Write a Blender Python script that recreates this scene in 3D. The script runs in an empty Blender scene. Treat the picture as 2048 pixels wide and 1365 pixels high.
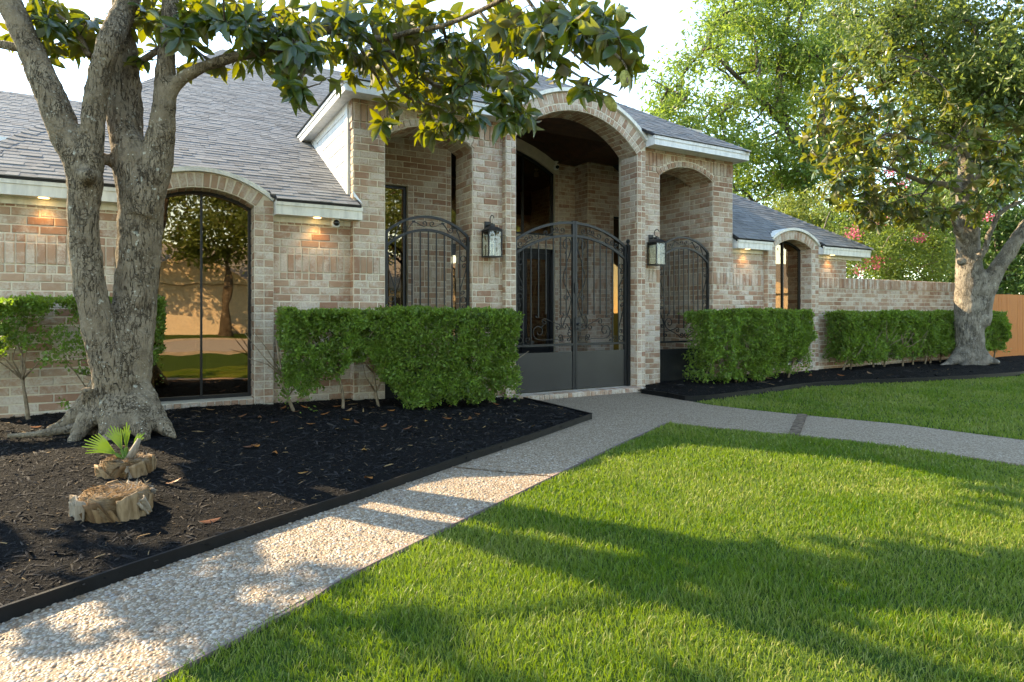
import bpy, math, random
import numpy as np
from mathutils import Vector, Matrix
random.seed(7)
rng = np.random.default_rng(7)
sc = bpy.context.scene
R = math.radians
# ---------------------------------------------------------------- camera, sky, sun, exposure
EYE = 1.2
YAW = R(29.6)
cam = bpy.data.cameras.new('camera')
cam.sensor_width = 36.0
cam.lens = 36.0 * 1250 / 2048
cam.shift_y = -58.5 / 2048
cam.clip_start = 0.05
cam.clip_end = 2000
cam_o = bpy.data.objects.new('camera', cam)
cam_o.location = (0, 0, EYE)
cam_o.rotation_euler = (R(90), 0, -YAW)
sc.collection.objects.link(cam_o)
sc.camera = cam_o
SUN_EL, SUN_AZ = R(33), R(-33)          # azimuth from +Y (behind the house), negative towards -X
world = bpy.data.worlds.new('World')
sc.world = world
world.use_nodes = True
wt = world.node_tree
wt.nodes.clear()
sky = wt.nodes.new('ShaderNodeTexSky')
sky.sky_type = 'NISHITA'
sky.sun_disc = False
sky.sun_elevation = SUN_EL
sky.sun_rotation = SUN_AZ
sky.air_density = 0.85
sky.dust_density = 0.0
sky.ozone_density = 5.0
bg = wt.nodes.new('ShaderNodeBackground')
bg.inputs['Strength'].default_value = 0.15
wo = wt.nodes.new('ShaderNodeOutputWorld')
wt.links.new(sky.outputs[0], bg.inputs['Color'])
wt.links.new(bg.outputs[0], wo.inputs['Surface'])
sun = bpy.data.lights.new('sun', 'SUN')
sun.energy = 2.0
sun.angle = R(0.5)
sun.color = (1.0, 0.965, 0.91)
sun_o = bpy.data.objects.new('sun', sun)
sdir = Vector((math.sin(SUN_AZ) * math.cos(SUN_EL), math.cos(SUN_AZ) * math.cos(SUN_EL), math.sin(SUN_EL)))
sun_o.rotation_euler = sdir.to_track_quat('Z', 'Y').to_euler()
sun_o.location = (0, 0, 30)
sc.collection.objects.link(sun_o)
vs = sc.view_settings
vs.view_transform = 'Standard'
vs.look = 'None'
vs.gamma = 1.0
vs.use_curve_mapping = False
vs.exposure = 2.95
vs.use_white_balance = True
vs.white_balance_temperature = 11000
vs.white_balance_tint = 8
# ---------------------------------------------------------------- helpers
COL = sc.collection
CY, SY = math.cos(YAW), math.sin(YAW)


def D(x, y, d):
    """place at depth d (metres along the view axis) that the survey of the photograph gives"""
    u = (x - 1024) / 1250
    return Vector(((u * CY + SY) * d, (CY - u * SY) * d, EYE + (624 - y) * d / 1250))


def dep(x, y):
    return x * SY + y * CY


def colm(c, a=1.0):
    return (c[0], c[1], c[2], a)


class M:
    """small node-material helper"""
    def __init__(self, name, base=(.5, .5, .5), rough=.7, spec=.3, metal=0.0):
        self.m = bpy.data.materials.new(name)
        self.m.use_nodes = True
        self.t = self.m.node_tree
        self.b = self.t.nodes['Principled BSDF']
        self.out = self.t.nodes['Material Output']
        self.b.inputs['Base Color'].default_value = colm(base)
        self.b.inputs['Roughness'].default_value = rough
        self.b.inputs['Specular IOR Level'].default_value = spec
        self.b.inputs['Metallic'].default_value = metal

    def n(self, typ, **kw):
        nd = self.t.nodes.new(typ)
        for k, v in kw.items():
            setattr(nd, k, v)
        return nd

    def l(self, a, b):
        self.t.links.new(a, b)

    def pos(self):
        return self.n('ShaderNodeNewGeometry').outputs['Position']

    def noise(self, scale, detail=4, rough=.55, vec=None, dist=0.0):
        nd = self.n('ShaderNodeTexNoise')
        nd.inputs['Scale'].default_value = scale
        nd.inputs['Detail'].default_value = detail
        nd.inputs['Roughness'].default_value = rough
        nd.inputs['Distortion'].default_value = dist
        self.l(vec if vec is not None else self.pos(), nd.inputs['Vector'])
        return nd.outputs['Fac']

    def mapping(self, scale, vec=None, rot=(0, 0, 0)):
        mp = self.n('ShaderNodeMapping')
        mp.inputs['Scale'].default_value = scale
        mp.inputs['Rotation'].default_value = rot
        self.l(vec if vec is not None else self.pos(), mp.inputs['Vector'])
        return mp.outputs[0]

    def ramp(self, fac, stops, interp='LINEAR'):
        r = self.n('ShaderNodeValToRGB')
        r.color_ramp.interpolation = interp
        e = r.color_ramp.elements
        while len(e) < len(stops):
            e.new(0.5)
        for i, (p, c) in enumerate(stops):
            e[i].position = p
            e[i].color = colm(c) if not isinstance(c, (int, float)) else (c, c, c, 1)
        self.l(fac, r.inputs[0])
        return r.outputs[0]

    def mix(self, fac, a, b, mode='MIX'):
        mx = self.n('ShaderNodeMix', data_type='RGBA', blend_type=mode)
        if isinstance(fac, (int, float)):
            mx.inputs['Factor'].default_value = fac
        else:
            self.l(fac, mx.inputs['Factor'])
        for i, v in ((6, a), (7, b)):
            if isinstance(v, (tuple, list)):
                mx.inputs[i].default_value = colm(v)
            else:
                self.l(v, mx.inputs[i])
        return mx.outputs[2]

    def math(self, op, a, b=0.0):
        nd = self.n('ShaderNodeMath', operation=op)
        for i, v in ((0, a), (1, b)):
            if isinstance(v, (int, float)):
                nd.inputs[i].default_value = v
            else:
                self.l(v, nd.inputs[i])
        return nd.outputs[0]

    def rnd(self):
        """per-piece random: attribute on joined meshes, object random on single pieces"""
        at = self.n('ShaderNodeAttribute', attribute_name='rnd').outputs['Fac']
        ob = self.n('ShaderNodeObjectInfo').outputs['Random']
        return self.math('FRACT', self.math('ADD', at, ob))

    def attr(self, name):
        return self.n('ShaderNodeAttribute', attribute_name=name).outputs['Fac']

    def color(self, sock):
        self.l(sock, self.b.inputs['Base Color'])
        return self

    def bump(self, h, strength=.4, dist=.01):
        bp = self.n('ShaderNodeBump')
        bp.inputs['Strength'].default_value = strength
        bp.inputs['Distance'].default_value = dist
        self.l(h, bp.inputs['Height'])
        self.l(bp.outputs[0], self.b.inputs['Normal'])
        return self

    def leaf(self, trans=.3, tcol=(.3, .5, .05)):
        """mix in translucency for thin leaves"""
        tr = self.n('ShaderNodeBsdfTranslucent')
        if isinstance(tcol, tuple):
            tr.inputs['Color'].default_value = colm(tcol)
        else:
            self.l(tcol, tr.inputs['Color'])
        ms = self.n('ShaderNodeMixShader')
        ms.inputs[0].default_value = trans
        self.l(self.b.outputs[0], ms.inputs[1])
        self.l(tr.outputs[0], ms.inputs[2])
        self.l(ms.outputs[0], self.out.inputs['Surface'])
        return self


def link(name, me, mat, parent=None, loc=None):
    o = bpy.data.objects.new(name, me)
    COL.objects.link(o)
    if mat is not None and me is not None and not me.materials:
        me.materials.append(mat)
    if parent is not None:
        o.parent = parent
    if loc is not None:
        o.location = loc
    return o


def tag(o, label=None, cat=None, group=None, kind=None):
    if label:
        o['label'] = label
    if cat:
        o['category'] = cat
    if group:
        o['group'] = group
    if kind:
        o['kind'] = kind
    return o


def thing(name, label, cat, loc=(0, 0, 0), group=None, rz=0.0):
    o = bpy.data.objects.new(name, None)
    COL.objects.link(o)
    o.empty_display_size = .1
    o.location = loc
    o.rotation_euler = (0, 0, rz)
    return tag(o, label, cat, group)


class B:
    """collects shapes into one mesh (world coordinates unless stated)"""
    def __init__(self):
        self.v, self.f = [], []

    def add(self, vs_, fs_):
        k = len(self.v)
        self.v += [tuple(p) for p in vs_]
        self.f += [tuple(i + k for i in q) for q in fs_]
        return self

    def box(self, a, b):
        x0, x1 = min(a[0], b[0]), max(a[0], b[0])
        y0, y1 = min(a[1], b[1]), max(a[1], b[1])
        z0, z1 = min(a[2], b[2]), max(a[2], b[2])
        return self.add([(x0, y0, z0), (x1, y0, z0), (x1, y1, z0), (x0, y1, z0), (x0, y0, z1), (x1, y0, z1), (x1, y1, z1), (x0, y1, z1)],
                        [(0, 3, 2, 1), (4, 5, 6, 7), (0, 1, 5, 4), (1, 2, 6, 5), (2, 3, 7, 6), (3, 0, 4, 7)])

    def prism(self, poly, d):
        """closed polygon (3D points) extruded by vector d"""
        n = len(poly)
        d = Vector(d)
        p = [Vector(q) for q in poly]
        return self.add(p + [q + d for q in p], [tuple(range(n)), tuple(range(2 * n - 1, n - 1, -1))] +
                        [(i, i + n, (i + 1) % n + n, (i + 1) % n) for i in range(n)])

    def tube(self, pts, r, k=8, cap=True):
        pts = [Vector(p) for p in pts]
        n = len(pts)
        rs = r if isinstance(r, (list, tuple)) else [r] * n
        rings = []
        ref = None
        for i, p in enumerate(pts):
            t = (pts[min(i + 1, n - 1)] - pts[max(i - 1, 0)])
            t = t.normalized() if t.length > 1e-9 else Vector((0, 0, 1))
            if ref is None:
                ref = Vector((0, 1, 0)) if abs(t.y) < .9 else Vector((1, 0, 0))
            a = t.cross(ref)
            if a.length < 1e-6:
                a = t.cross(Vector((1, 0, 0)))
            a.normalize()
            b = t.cross(a)
            ref = b.cross(t) if False else b.cross(a) * 0 + ref
            rings.append([p + (a * math.cos(2 * math.pi * j / k) + b * math.sin(2 * math.pi * j / k)) * rs[i] for j in range(k)])
        vs_ = [q for rg in rings for q in rg]
        fs_ = [(i * k + j, i * k + (j + 1) % k, (i + 1) * k + (j + 1) % k, (i + 1) * k + j) for i in range(n - 1) for j in range(k)]
        if cap:
            fs_ += [tuple(range(k - 1, -1, -1)), tuple(range((n - 1) * k, n * k))]
        return self.add(vs_, fs_)

    def bar(self, a, b, w, d=None, nrm=(0, 1, 0)):
        """rectangular bar from a to b, w across, d along nrm"""
        a, b = Vector(a), Vector(b)
        d = w if d is None else d
        t = (b - a).normalized()
        nv = Vector(nrm)
        s = t.cross(nv).normalized() * w / 2
        q = nv * d / 2
        return self.add([a - s - q, a + s - q, a + s + q, a - s + q, b - s - q, b + s - q, b + s + q, b - s + q],
                        [(0, 3, 2, 1), (4, 5, 6, 7), (0, 1, 5, 4), (1, 2, 6, 5), (2, 3, 7, 6), (3, 0, 4, 7)])

    def strip(self, pts, w, d, nrm=(0, 1, 0)):
        """rectangular section swept along pts lying in the plane normal to nrm"""
        pts = [Vector(p) for p in pts]
        nv = Vector(nrm)
        vs_ = []
        n = len(pts)
        for i, p in enumerate(pts):
            t = (pts[min(i + 1, n - 1)] - pts[max(i - 1, 0)]).normalized()
            s = t.cross(nv).normalized() * w / 2
            q = nv * d / 2
            vs_ += [p - s - q, p + s - q, p + s + q, p - s + q]
        fs_ = [(i * 4 + j, i * 4 + (j + 1) % 4, (i + 1) * 4 + (j + 1) % 4, (i + 1) * 4 + j) for i in range(n - 1) for j in range(4)]
        fs_ += [(3, 2, 1, 0), tuple((n - 1) * 4 + j for j in range(4))]
        return self.add(vs_, fs_)

    def lathe(self, prof, c=(0, 0, 0), k=16):
        vs_ = [(c[0] + r * math.cos(2 * math.pi * j / k), c[1] + r * math.sin(2 * math.pi * j / k), c[2] + z) for r, z in prof for j in range(k)]
        n = len(prof)
        fs_ = [(i * k + j, i * k + (j + 1) % k, (i + 1) * k + (j + 1) % k, (i + 1) * k + j) for i in range(n - 1) for j in range(k)]
        fs_ += [tuple(range(k - 1, -1, -1)), tuple(range((n - 1) * k, n * k))]
        return self.add(vs_, fs_)

    def mesh(self, name, smooth=False):
        me = bpy.data.meshes.new(name)
        me.from_pydata(self.v, [], self.f)
        me.update()
        if smooth:
            me.polygons.foreach_set('use_smooth', [True] * len(me.polygons))
        return me

    def build(self, name, mat, parent=None, smooth=False):
        return link(name, self.mesh(name, smooth), mat, parent)


def np_mesh(name, verts, faces, rnd=None, smooth=False, extra=None):
    """verts (n,3), faces (m,k) all k-gons, rnd per vertex"""
    me = bpy.data.meshes.new(name)
    n, (m, k) = len(verts), faces.shape
    me.vertices.add(n)
    me.vertices.foreach_set('co', np.ascontiguousarray(verts, dtype=np.float32).ravel())
    me.loops.add(m * k)
    me.loops.foreach_set('vertex_index', np.ascontiguousarray(faces, dtype=np.int32).ravel())
    me.polygons.add(m)
    me.polygons.foreach_set('loop_start', np.arange(0, m * k, k, dtype=np.int32))
    me.polygons.foreach_set('use_smooth', np.full(m, smooth))
    me.update(calc_edges=True)
    for nm, a in ([('rnd', rnd)] if rnd is not None else []) + list((extra or {}).items()):
        at = me.attributes.new(nm, 'FLOAT', 'POINT')
        at.data.foreach_set('value', np.ascontiguousarray(a, dtype=np.float32))
    return me


def instance_np(name, tv, tf, pos, X, Y, Z, scale, smooth=False, rnd=None):
    """copies of a template (tv verts, tf faces) joined: local axes X,Y,Z (n,3), scale (n,) or (n,3)"""
    n, k = len(pos), len(tv)
    sc_ = scale if np.ndim(scale) == 2 else np.repeat(np.asarray(scale)[:, None], 3, 1)
    v = (pos[:, None, :] + (tv[None, :, 0:1] * sc_[:, None, 0:1]) * X[:, None, :] + (tv[None, :, 1:2] * sc_[:, None, 1:2]) * Y[:, None, :]
         + (tv[None, :, 2:3] * sc_[:, None, 2:3]) * Z[:, None, :]).reshape(-1, 3)
    f = (tf[None] + (np.arange(n) * k)[:, None, None]).reshape(-1, tf.shape[1])
    r = np.repeat(rng.random(n) if rnd is None else rnd, k)
    return np_mesh(name, v, f, r, smooth)


def unit(a):
    return a / np.maximum(np.linalg.norm(a, axis=1, keepdims=True), 1e-9)


def frames(dirs, up=None):
    """axes with Y along dirs, Z roughly along up (random if None)"""
    y = unit(dirs)
    z = unit(rng.normal(size=y.shape)) if up is None else up
    x = unit(np.cross(y, z))
    z = np.cross(x, y)
    return x, y, z


def vnoise(p, seed=0):
    """value noise on (n,3) points, 0..1"""
    p = np.asarray(p, float) + seed * 17.3
    i = np.floor(p).astype(np.int64)
    f = p - i
    f = f * f * (3 - 2 * f)

    def h(a, b, c):
        n = (a * 374761393 + b * 668265263 + c * 2147483647 + seed * 974711) & 0x7fffffff
        n = ((n ^ (n >> 13)) * 1274126177) & 0x7fffffff
        return ((n ^ (n >> 16)) & 0xffff) / 65535.0
    r = 0
    for a in (0, 1):
        for b in (0, 1):
            for c in (0, 1):
                w = (f[:, 0] if a else 1 - f[:, 0]) * (f[:, 1] if b else 1 - f[:, 1]) * (f[:, 2] if c else 1 - f[:, 2])
                r = r + w * h(i[:, 0] + a, i[:, 1] + b, i[:, 2] + c)
    return r


def inpoly(x, y, poly):
    ins = np.zeros(len(x), bool)
    j = len(poly) - 1
    for i in range(len(poly)):
        xi, yi = poly[i]
        xj, yj = poly[j]
        c = ((yi > y) != (yj > y)) & (x < (xj - xi) * (y - yi) / (yj - yi + 1e-12) + xi)
        ins ^= c
        j = i
    return ins


def smooth_path(pts, sub=4):
    """Catmull-Rom through points (lists of equal-length tuples)"""
    P = [np.array(p, float) for p in pts]
    P = [2 * P[0] - P[1]] + P + [2 * P[-1] - P[-2]]
    o = []
    for i in range(1, len(P) - 2):
        for s in range(sub):
            t = s / sub
            o.append(.5 * ((2 * P[i]) + (-P[i - 1] + P[i + 1]) * t + (2 * P[i - 1] - 5 * P[i] + 4 * P[i + 1] - P[i + 2]) * t * t
                           + (-P[i - 1] + 3 * P[i] - 3 * P[i + 1] + P[i + 2]) * t ** 3))
    o.append(P[-2])
    return o


# ---------------------------------------------------------------- materials
def brick_mat():
    m = M('tumbled_brick', rough=.9, spec=.15)
    r = m.rnd()
    base = m.ramp(r, [(0, (.37, .20, .135)), (.25, (.44, .26, .175)), (.55, (.48, .305, .21)), (.8, (.50, .345, .25)), (1, (.46, .285, .195))])
    base = m.mix(m.math('MULTIPLY', m.noise(30, 5), .45), base, (.30, .17, .12))
    # whitewash left on the faces: patchy, more on some bricks
    wn = m.noise(7.5, 5, .62)
    wr = m.math('FRACT', m.math('MULTIPLY', r, 7.13))
    thr = m.math('ADD', wn, m.math('MULTIPLY', m.math('SUBTRACT', wr, .5), .34))
    w = m.ramp(thr, [(.40, 0.0), (.64, .85)])
    w = m.math('MULTIPLY', w, m.ramp(m.noise(60, 3), [(.3, .45), (.6, 1.0)]))
    stn = m.ramp(m.noise(.9, 5, .6), [(.38, (.80, .77, .72)), (.60, (1, 1, 1))])
    m.color(m.mix(1.0, m.mix(w, base, (.64, .57, .49)), stn, 'MULTIPLY'))
    m.bump(m.math('ADD', m.noise(90, 4), m.math('MULTIPLY', m.noise(25, 3), .8)), .5, .006)
    return m.m


def simple(name, c, rough=.6, spec=.3, var=.12, scale=8, metal=0.0, bump=None):
    m = M(name, c, rough, spec, metal)
    d = tuple(max(0, x * (1 - 2 * var)) for x in c)
    e = tuple(x * (1 + var) for x in c)
    m.color(m.ramp(m.noise(scale, 4), [(.3, d), (.7, e)]))
    if bump:
        m.bump(m.noise(bump[0], 4), bump[1], bump[2])
    return m.m


MAT = {}
MAT['brick'] = brick_mat()
MAT['tanbrick'] = MAT['brick']
MAT['mortar'] = simple('mortar', (.66, .58, .46), .95, .1, .06, 14, bump=(120, .4, .004))
def paint(name, c):
    m = M(name, c, .5, .3)
    a = m.ramp(m.noise(5, 5, .6, m.mapping((3.0, 3.0, .5))), [(.35, tuple(x * .80 for x in c)), (.55, c)])
    m.color(m.mix(m.ramp(m.noise(40, 4), [(.62, 0.0), (.8, .10)]), a, (.42, .38, .30)))
    m.bump(m.noise(70, 3, .5, m.mapping((1, 1, .2))), .12, .003)
    return m.m


MAT['white'] = paint('cream_painted_wood', (.76, .73, .66))
MAT['siding'] = paint('white_painted_siding', (.74, .73, .71))
MAT['black_frame'] = simple('black_window_frame', (.014, .014, .015), .4, .4, .1, 9)
MAT['iron'] = simple('black_painted_iron', (.011, .012, .013), .42, .4, .15, 20)
MAT['kick'] = simple('dark_sheet_steel', (.030, .030, .029), .36, .4, .10, 2.5)
MAT['concrete'] = simple('floor_concrete', (.30, .26, .22), .9, .2, .12, 5, bump=(60, .3, .004))
MAT['dark_wood'] = simple('dark_stained_wood', (.085, .034, .019), .5, .3, .25, 6)
MAT['plastic'] = simple('black_edging_plastic', (.006, .006, .0065), .5, .2, .2, 12, bump=(40, .15, .004))
MAT['interior'] = simple('interior_paint', (.36, .27, .18), .8, .2, .05, 1)
MAT['interior_floor'] = simple('interior_wood_floor', (.16, .08, .04), .4, .3, .3, 4)
MAT['cam_white'] = simple('white_plastic', (.75, .75, .73), .4, .4, .03, 4)
MAT['cam_black'] = simple('black_plastic_lens', (.012, .012, .013), .2, .5, .05, 4)


def shingle_mat():
    m = M('grey_asphalt_shingle', rough=.92, spec=.12)
    r = m.rnd()
    c = m.ramp(r, [(0, (.105, .107, .11)), (.3, (.145, .148, .152)), (.7, (.175, .179, .183)), (1, (.205, .21, .214))])
    m.color(m.mix(m.math('MULTIPLY', m.noise(160, 2), .5), c, (.255, .26, .265)))
    m.bump(m.noise(220, 2), .5, .004)
    return m.m


MAT['shingle'] = shingle_mat()
MAT['deck'] = simple('roof_underlay', (.05, .05, .055), .95, .1)


def glass_mat(name, tint, refl, rcol=(.86, .74, .60)):
    m = M(name)
    tr = m.n('ShaderNodeBsdfTransparent')
    tr.inputs['Color'].default_value = colm(tint)
    gl = m.n('ShaderNodeBsdfGlossy')
    gl.inputs['Color'].default_value = colm(rcol)
    gl.inputs['Roughness'].default_value = .012
    bp = m.n('ShaderNodeBump')
    bp.inputs['Strength'].default_value = .05
    bp.inputs['Distance'].default_value = .03
    m.l(m.noise(1.6, 2), bp.inputs['Height'])
    m.l(bp.outputs[0], gl.inputs['Normal'])
    ms = m.n('ShaderNodeMixShader')
    ms.inputs[0].default_value = refl
    m.l(tr.outputs[0], ms.inputs[1])
    m.l(gl.outputs[0], ms.inputs[2])
    m.l(ms.outputs[0], m.out.inputs['Surface'])
    return m.m


MAT['bronze_glass'] = glass_mat('bronze_reflective_glass', (.52, .39, .27), .36, (.62, .47, .33))
MAT['lamp_glass'] = glass_mat('clear_lantern_glass', (.84, .83, .79), .03, (1, 1, 1))


def bark_mat(name, dark, light, lichen):
    m = M(name, rough=.92, spec=.12)
    st = m.mapping((1, 1, .22))
    vo = m.n('ShaderNodeTexVoronoi', feature='DISTANCE_TO_EDGE')
    vo.inputs['Scale'].default_value = 38
    wob = m.n('ShaderNodeMix', data_type='VECTOR')
    wob.inputs[0].default_value = .11
    m.l(st, wob.inputs[4])
    nn = m.n('ShaderNodeTexNoise')
    nn.inputs['Scale'].default_value = 12
    m.l(m.pos(), nn.inputs['Vector'])
    m.l(nn.outputs['Color'], wob.inputs[5])
    m.l(wob.outputs[1], vo.inputs['Vector'])
    cr = m.ramp(vo.outputs['Distance'], [(.0, 0.0), (.075, 1.0)])
    crm = m.math('MAXIMUM', cr, m.ramp(m.noise(5.5, 3), [(.40, 0.0), (.52, 1.0)]))
    c = m.ramp(m.noise(7, 6, .65), [(.3, dark), (.7, light)])
    c = m.mix(crm, tuple(x * .5 for x in dark), c)
    c = m.mix(m.ramp(m.noise(2.5, 3), [(.45, 0.0), (.7, .6)]), c, tuple((a + b) * .42 for a, b in zip(dark, light)))
    sp = m.n('ShaderNodeTexVoronoi')
    sp.inputs['Scale'].default_value = 30
    m.l(m.pos(), sp.inputs['Vector'])
    lk = m.ramp(sp.outputs['Distance'], [(.10, .8), (.22, 0.0)])
    lk = m.math('MULTIPLY', lk, m.ramp(m.noise(6, 3), [(.50, 0.0), (.60, 1.0)]))
    lk = m.math('MAXIMUM', lk, m.ramp(m.noise(17, 4, .6), [(.64, 0.0), (.70, .8)]))
    fz = m.noise(34, 4, .5, m.mapping((1, 1, .16)), .6)
    fl_ = m.ramp(m.math('ABSOLUTE', m.math('SUBTRACT', fz, .5)), [(.0, 0.0), (.028, 1.0)])
    fl_ = m.math('MAXIMUM', fl_, m.ramp(m.noise(4, 2), [(.44, 0.0), (.6, 1.0)]))
    c = m.mix(fl_, tuple(x * .45 for x in dark), c)
    crm = m.math('MULTIPLY', crm, fl_)
    m.color(m.mix(lk, c, lichen))
    m.bump(m.math('ADD', m.math('MULTIPLY', crm, 1.0), m.math('ADD', m.math('MULTIPLY', m.noise(55, 5), .8), m.noise(16, 4, .6, m.mapping((1, 1, .35))))), 1.0, .022)
    return m.m


MAT['bark'] = bark_mat('magnolia_bark', (.15, .11, .072), (.29, .225, .155), (.47, .45, .36))
MAT['bark2'] = bark_mat('pale_magnolia_bark', (.20, .165, .13), (.36, .31, .25), (.5, .48, .42))
MAT['bark3'] = bark_mat('grey_tree_bark', (.07, .055, .04), (.15, .12, .09), (.3, .29, .24))


def big_leaf_mat(name, top, under, tcol, trans=.28):
    m = M(name, rough=.28, spec=.5)
    r = m.rnd()
    g = m.n('ShaderNodeNewGeometry')
    t = m.ramp(r, [(0, tuple(x * .7 for x in top)), (.7, top), (1, (top[0] * 2.4, top[1] * 1.5, top[2]))])
    u = m.ramp(r, [(0, under), (.55, (under[0] * .75, under[1] * 1.05, under[2] * .8)), (1, (under[0] * 1.35, under[1] * .95, under[2] * .8))])
    m.color(m.mix(g.outputs['Backfacing'], t, u))
    rg = m.n('ShaderNodeMix')
    m.l(g.outputs['Backfacing'], rg.inputs[0])
    rg.inputs[2].default_value = .26
    rg.inputs[3].default_value = .65
    m.l(rg.outputs[0], m.b.inputs['Roughness'])
    tc = m.ramp(r, [(0, tcol), (1, (tcol[0] * 1.3, tcol[1], tcol[2] * .6))])
    m.leaf(trans, tc)
    return m.m


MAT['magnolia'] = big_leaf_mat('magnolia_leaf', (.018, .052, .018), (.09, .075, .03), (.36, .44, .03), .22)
MAT['magnolia2'] = big_leaf_mat('lighter_magnolia_leaf', (.036, .078, .022), (.10, .085, .03), (.34, .40, .05), .25)  # lighter green leaf colour for the magnolia by the fence


def small_leaf_mat(name, cols, tcol, trans=.3, rough=.45, patch=2.0):
    m = M(name, rough=rough, spec=.35)
    c = m.ramp(m.rnd(), [(i / (len(cols) - 1), x) for i, x in enumerate(cols)])
    d = m.mix(m.ramp(m.noise(patch, 2), [(.38, 0.0), (.62, 1.0)]), tuple(x * .7 for x in cols[0]), cols[-1])
    m.color(m.mix(.35, c, d))
    m.leaf(trans, tcol)
    return m.m


MAT['hedge'] = small_leaf_mat('clipped_hedge_leaf', [(.09, .065, .028), (.030, .085, .013), (.066, .155, .021), (.115, .225, .032), (.20, .31, .06)], (.28, .48, .05), .34, .4, 6.0)
MAT['pecan'] = small_leaf_mat('fresh_green_leaf', [(.040, .075, .016), (.07, .12, .022), (.12, .175, .035)], (.30, .42, .06), .40)
MAT['oak'] = small_leaf_mat('oak_leaf', [(.045, .070, .018), (.075, .11, .025), (.125, .165, .045)], (.28, .36, .07), .36)
MAT['dark_tree'] = small_leaf_mat('dark_green_leaf', [(.024, .058, .016), (.042, .09, .022), (.07, .13, .03)], (.16, .30, .05), .28)
MAT['crape'] = small_leaf_mat('crape_myrtle_leaf', [(.05, .095, .022), (.085, .145, .03), (.14, .20, .05)], (.32, .42, .06), .32)
MAT['shrub'] = small_leaf_mat('yellow_green_leaf', [(.07, .10, .02), (.11, .15, .03), (.17, .20, .05)], (.38, .42, .06), .3)
MAT['grass'] = small_leaf_mat('lawn_grass_blade', [(.038, .100, .007), (.062, .142, .009), (.095, .185, .013), (.14, .215, .022), (.27, .24, .08)], (.25, .40, .02), .32, .5, 1.1)
MAT['pink'] = small_leaf_mat('pink_flower', [(.55, .05, .12), (.68, .09, .19), (.75, .2, .3)], (.8, .2, .3), .25)
m = M('lawn_soil_thatch', rough=1, spec=.05)
m.color(m.ramp(m.noise(18, 5), [(.3, (.022, .045, .010)), (.7, (.05, .095, .018))]))
m.bump(m.noise(70, 4), .6, .02)
MAT['lawn'] = m.m
# ---------------------------------------------------------------- ground
EDGE_A, EDGE_B = np.array((-4.5, .93)), np.array((4.25, 5.65))       # long edging between the left bed and the walk
edir = (EDGE_B - EDGE_A) / np.linalg.norm(EDGE_B - EDGE_A)
enrm = np.array((-edir[1], edir[0]))
BED_L = [tuple(EDGE_A), tuple(EDGE_B), (4.25, 7.40), (4.25, 7.62), (-4.5, 7.62)]
R_EDGE = [(6.19, 7.05), (6.25, 6.55), (6.30, 6.12), (7.4, 6.16), (8.9, 6.34), (10.2, 6.22), (11.6, 5.86), (13.2, 5.62), (15.2, 5.50), (18.5, 5.40), (22.5, 5.4)]
BED_R = R_EDGE + [(22.5, 7.9), (6.19, 7.9)]
UP = [(6.22, 6.10), (6.20, 5.80), (6.33, 5.20), (6.52, 4.67), (6.90, 3.77), (7.05, 2.72), (6.95, 1.5), (6.55, 0.1), (5.9, -1.6), (5.2, -3.2)]
LOW = [(4.2, -3.2), (5.0, -1.2), (5.6, .6), (5.92, 2.28), (5.65, 3.53), (5.22, 4.30), (4.80, 5.06)]
WLOW = [(4.80, 5.06), (3.4, 4.32), (1.92, 3.50), (.78, 2.86), (-.02, 2.34), (-4.5, -.16)]
WALK = [tuple(EDGE_A), tuple(EDGE_B), (4.25, 7.40), (6.19, 7.40)] + UP + LOW + WLOW[1:]


def bed_l_z(x, y):
    x, y = np.asarray(x, float), np.asarray(y, float)
    d = (x - EDGE_A[0]) * enrm[0] + (y - EDGE_A[1]) * enrm[1]
    d = np.minimum(d, (4.27 - x) * 1.3)
    p = np.stack([x * 2.3, y * 2.3, x * 0], -1).reshape(-1, 3)
    q = np.stack([x * 9, y * 9, x * 0], -1).reshape(-1, 3)
    nz = (vnoise(p, 3) - .5).reshape(x.shape) * .035 + (vnoise(q, 4) - .5).reshape(x.shape) * .012
    return .035 + np.clip(d / 1.7, 0, 1) * (.045 + .115 * np.clip((4.3 - x) / 4.6, 0, 1)) + nz * np.clip(d / .25, 0.15, 1)


def bed_r_z(x, y):
    x, y = np.asarray(x, float), np.asarray(y, float)
    ey = np.interp(x, [p[0] for p in R_EDGE], [p[1] for p in R_EDGE])
    d = np.minimum(y - ey, (x - 6.25) * 1.2)
    p = np.stack([x * 2.3, y * 2.3, x * 0], -1).reshape(-1, 3)
    nz = (vnoise(p, 5) - .5).reshape(x.shape) * .03
    return .035 + np.clip(d / 1.0, 0, 1) * .06 + nz * np.clip(d / .25, 0.15, 1)


g = B()
g.add([(-400, -400, -.014), (400, -400, -.014), (400, 400, -.014), (-400, 400, -.014)], [(0, 1, 2, 3)])
tag(g.build('lawn', MAT['lawn']), kind='structure')
m = M('asphalt', rough=.9, spec=.2)
m.color(m.ramp(m.noise(30, 5), [(.3, (.26, .235, .215)), (.7, (.36, .33, .30))]))
b = B().box((-60, -14.5, -.03), (60, -4.6, -.006))
tag(b.build('street', m.m), kind='structure')
b = B().box((-60, -4.6, -.03), (60, -4.4, .06)).box((-60, -14.7, -.03), (60, -14.5, .06))
tag(b.build('kerb', MAT['concrete']), kind='structure')

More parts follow.
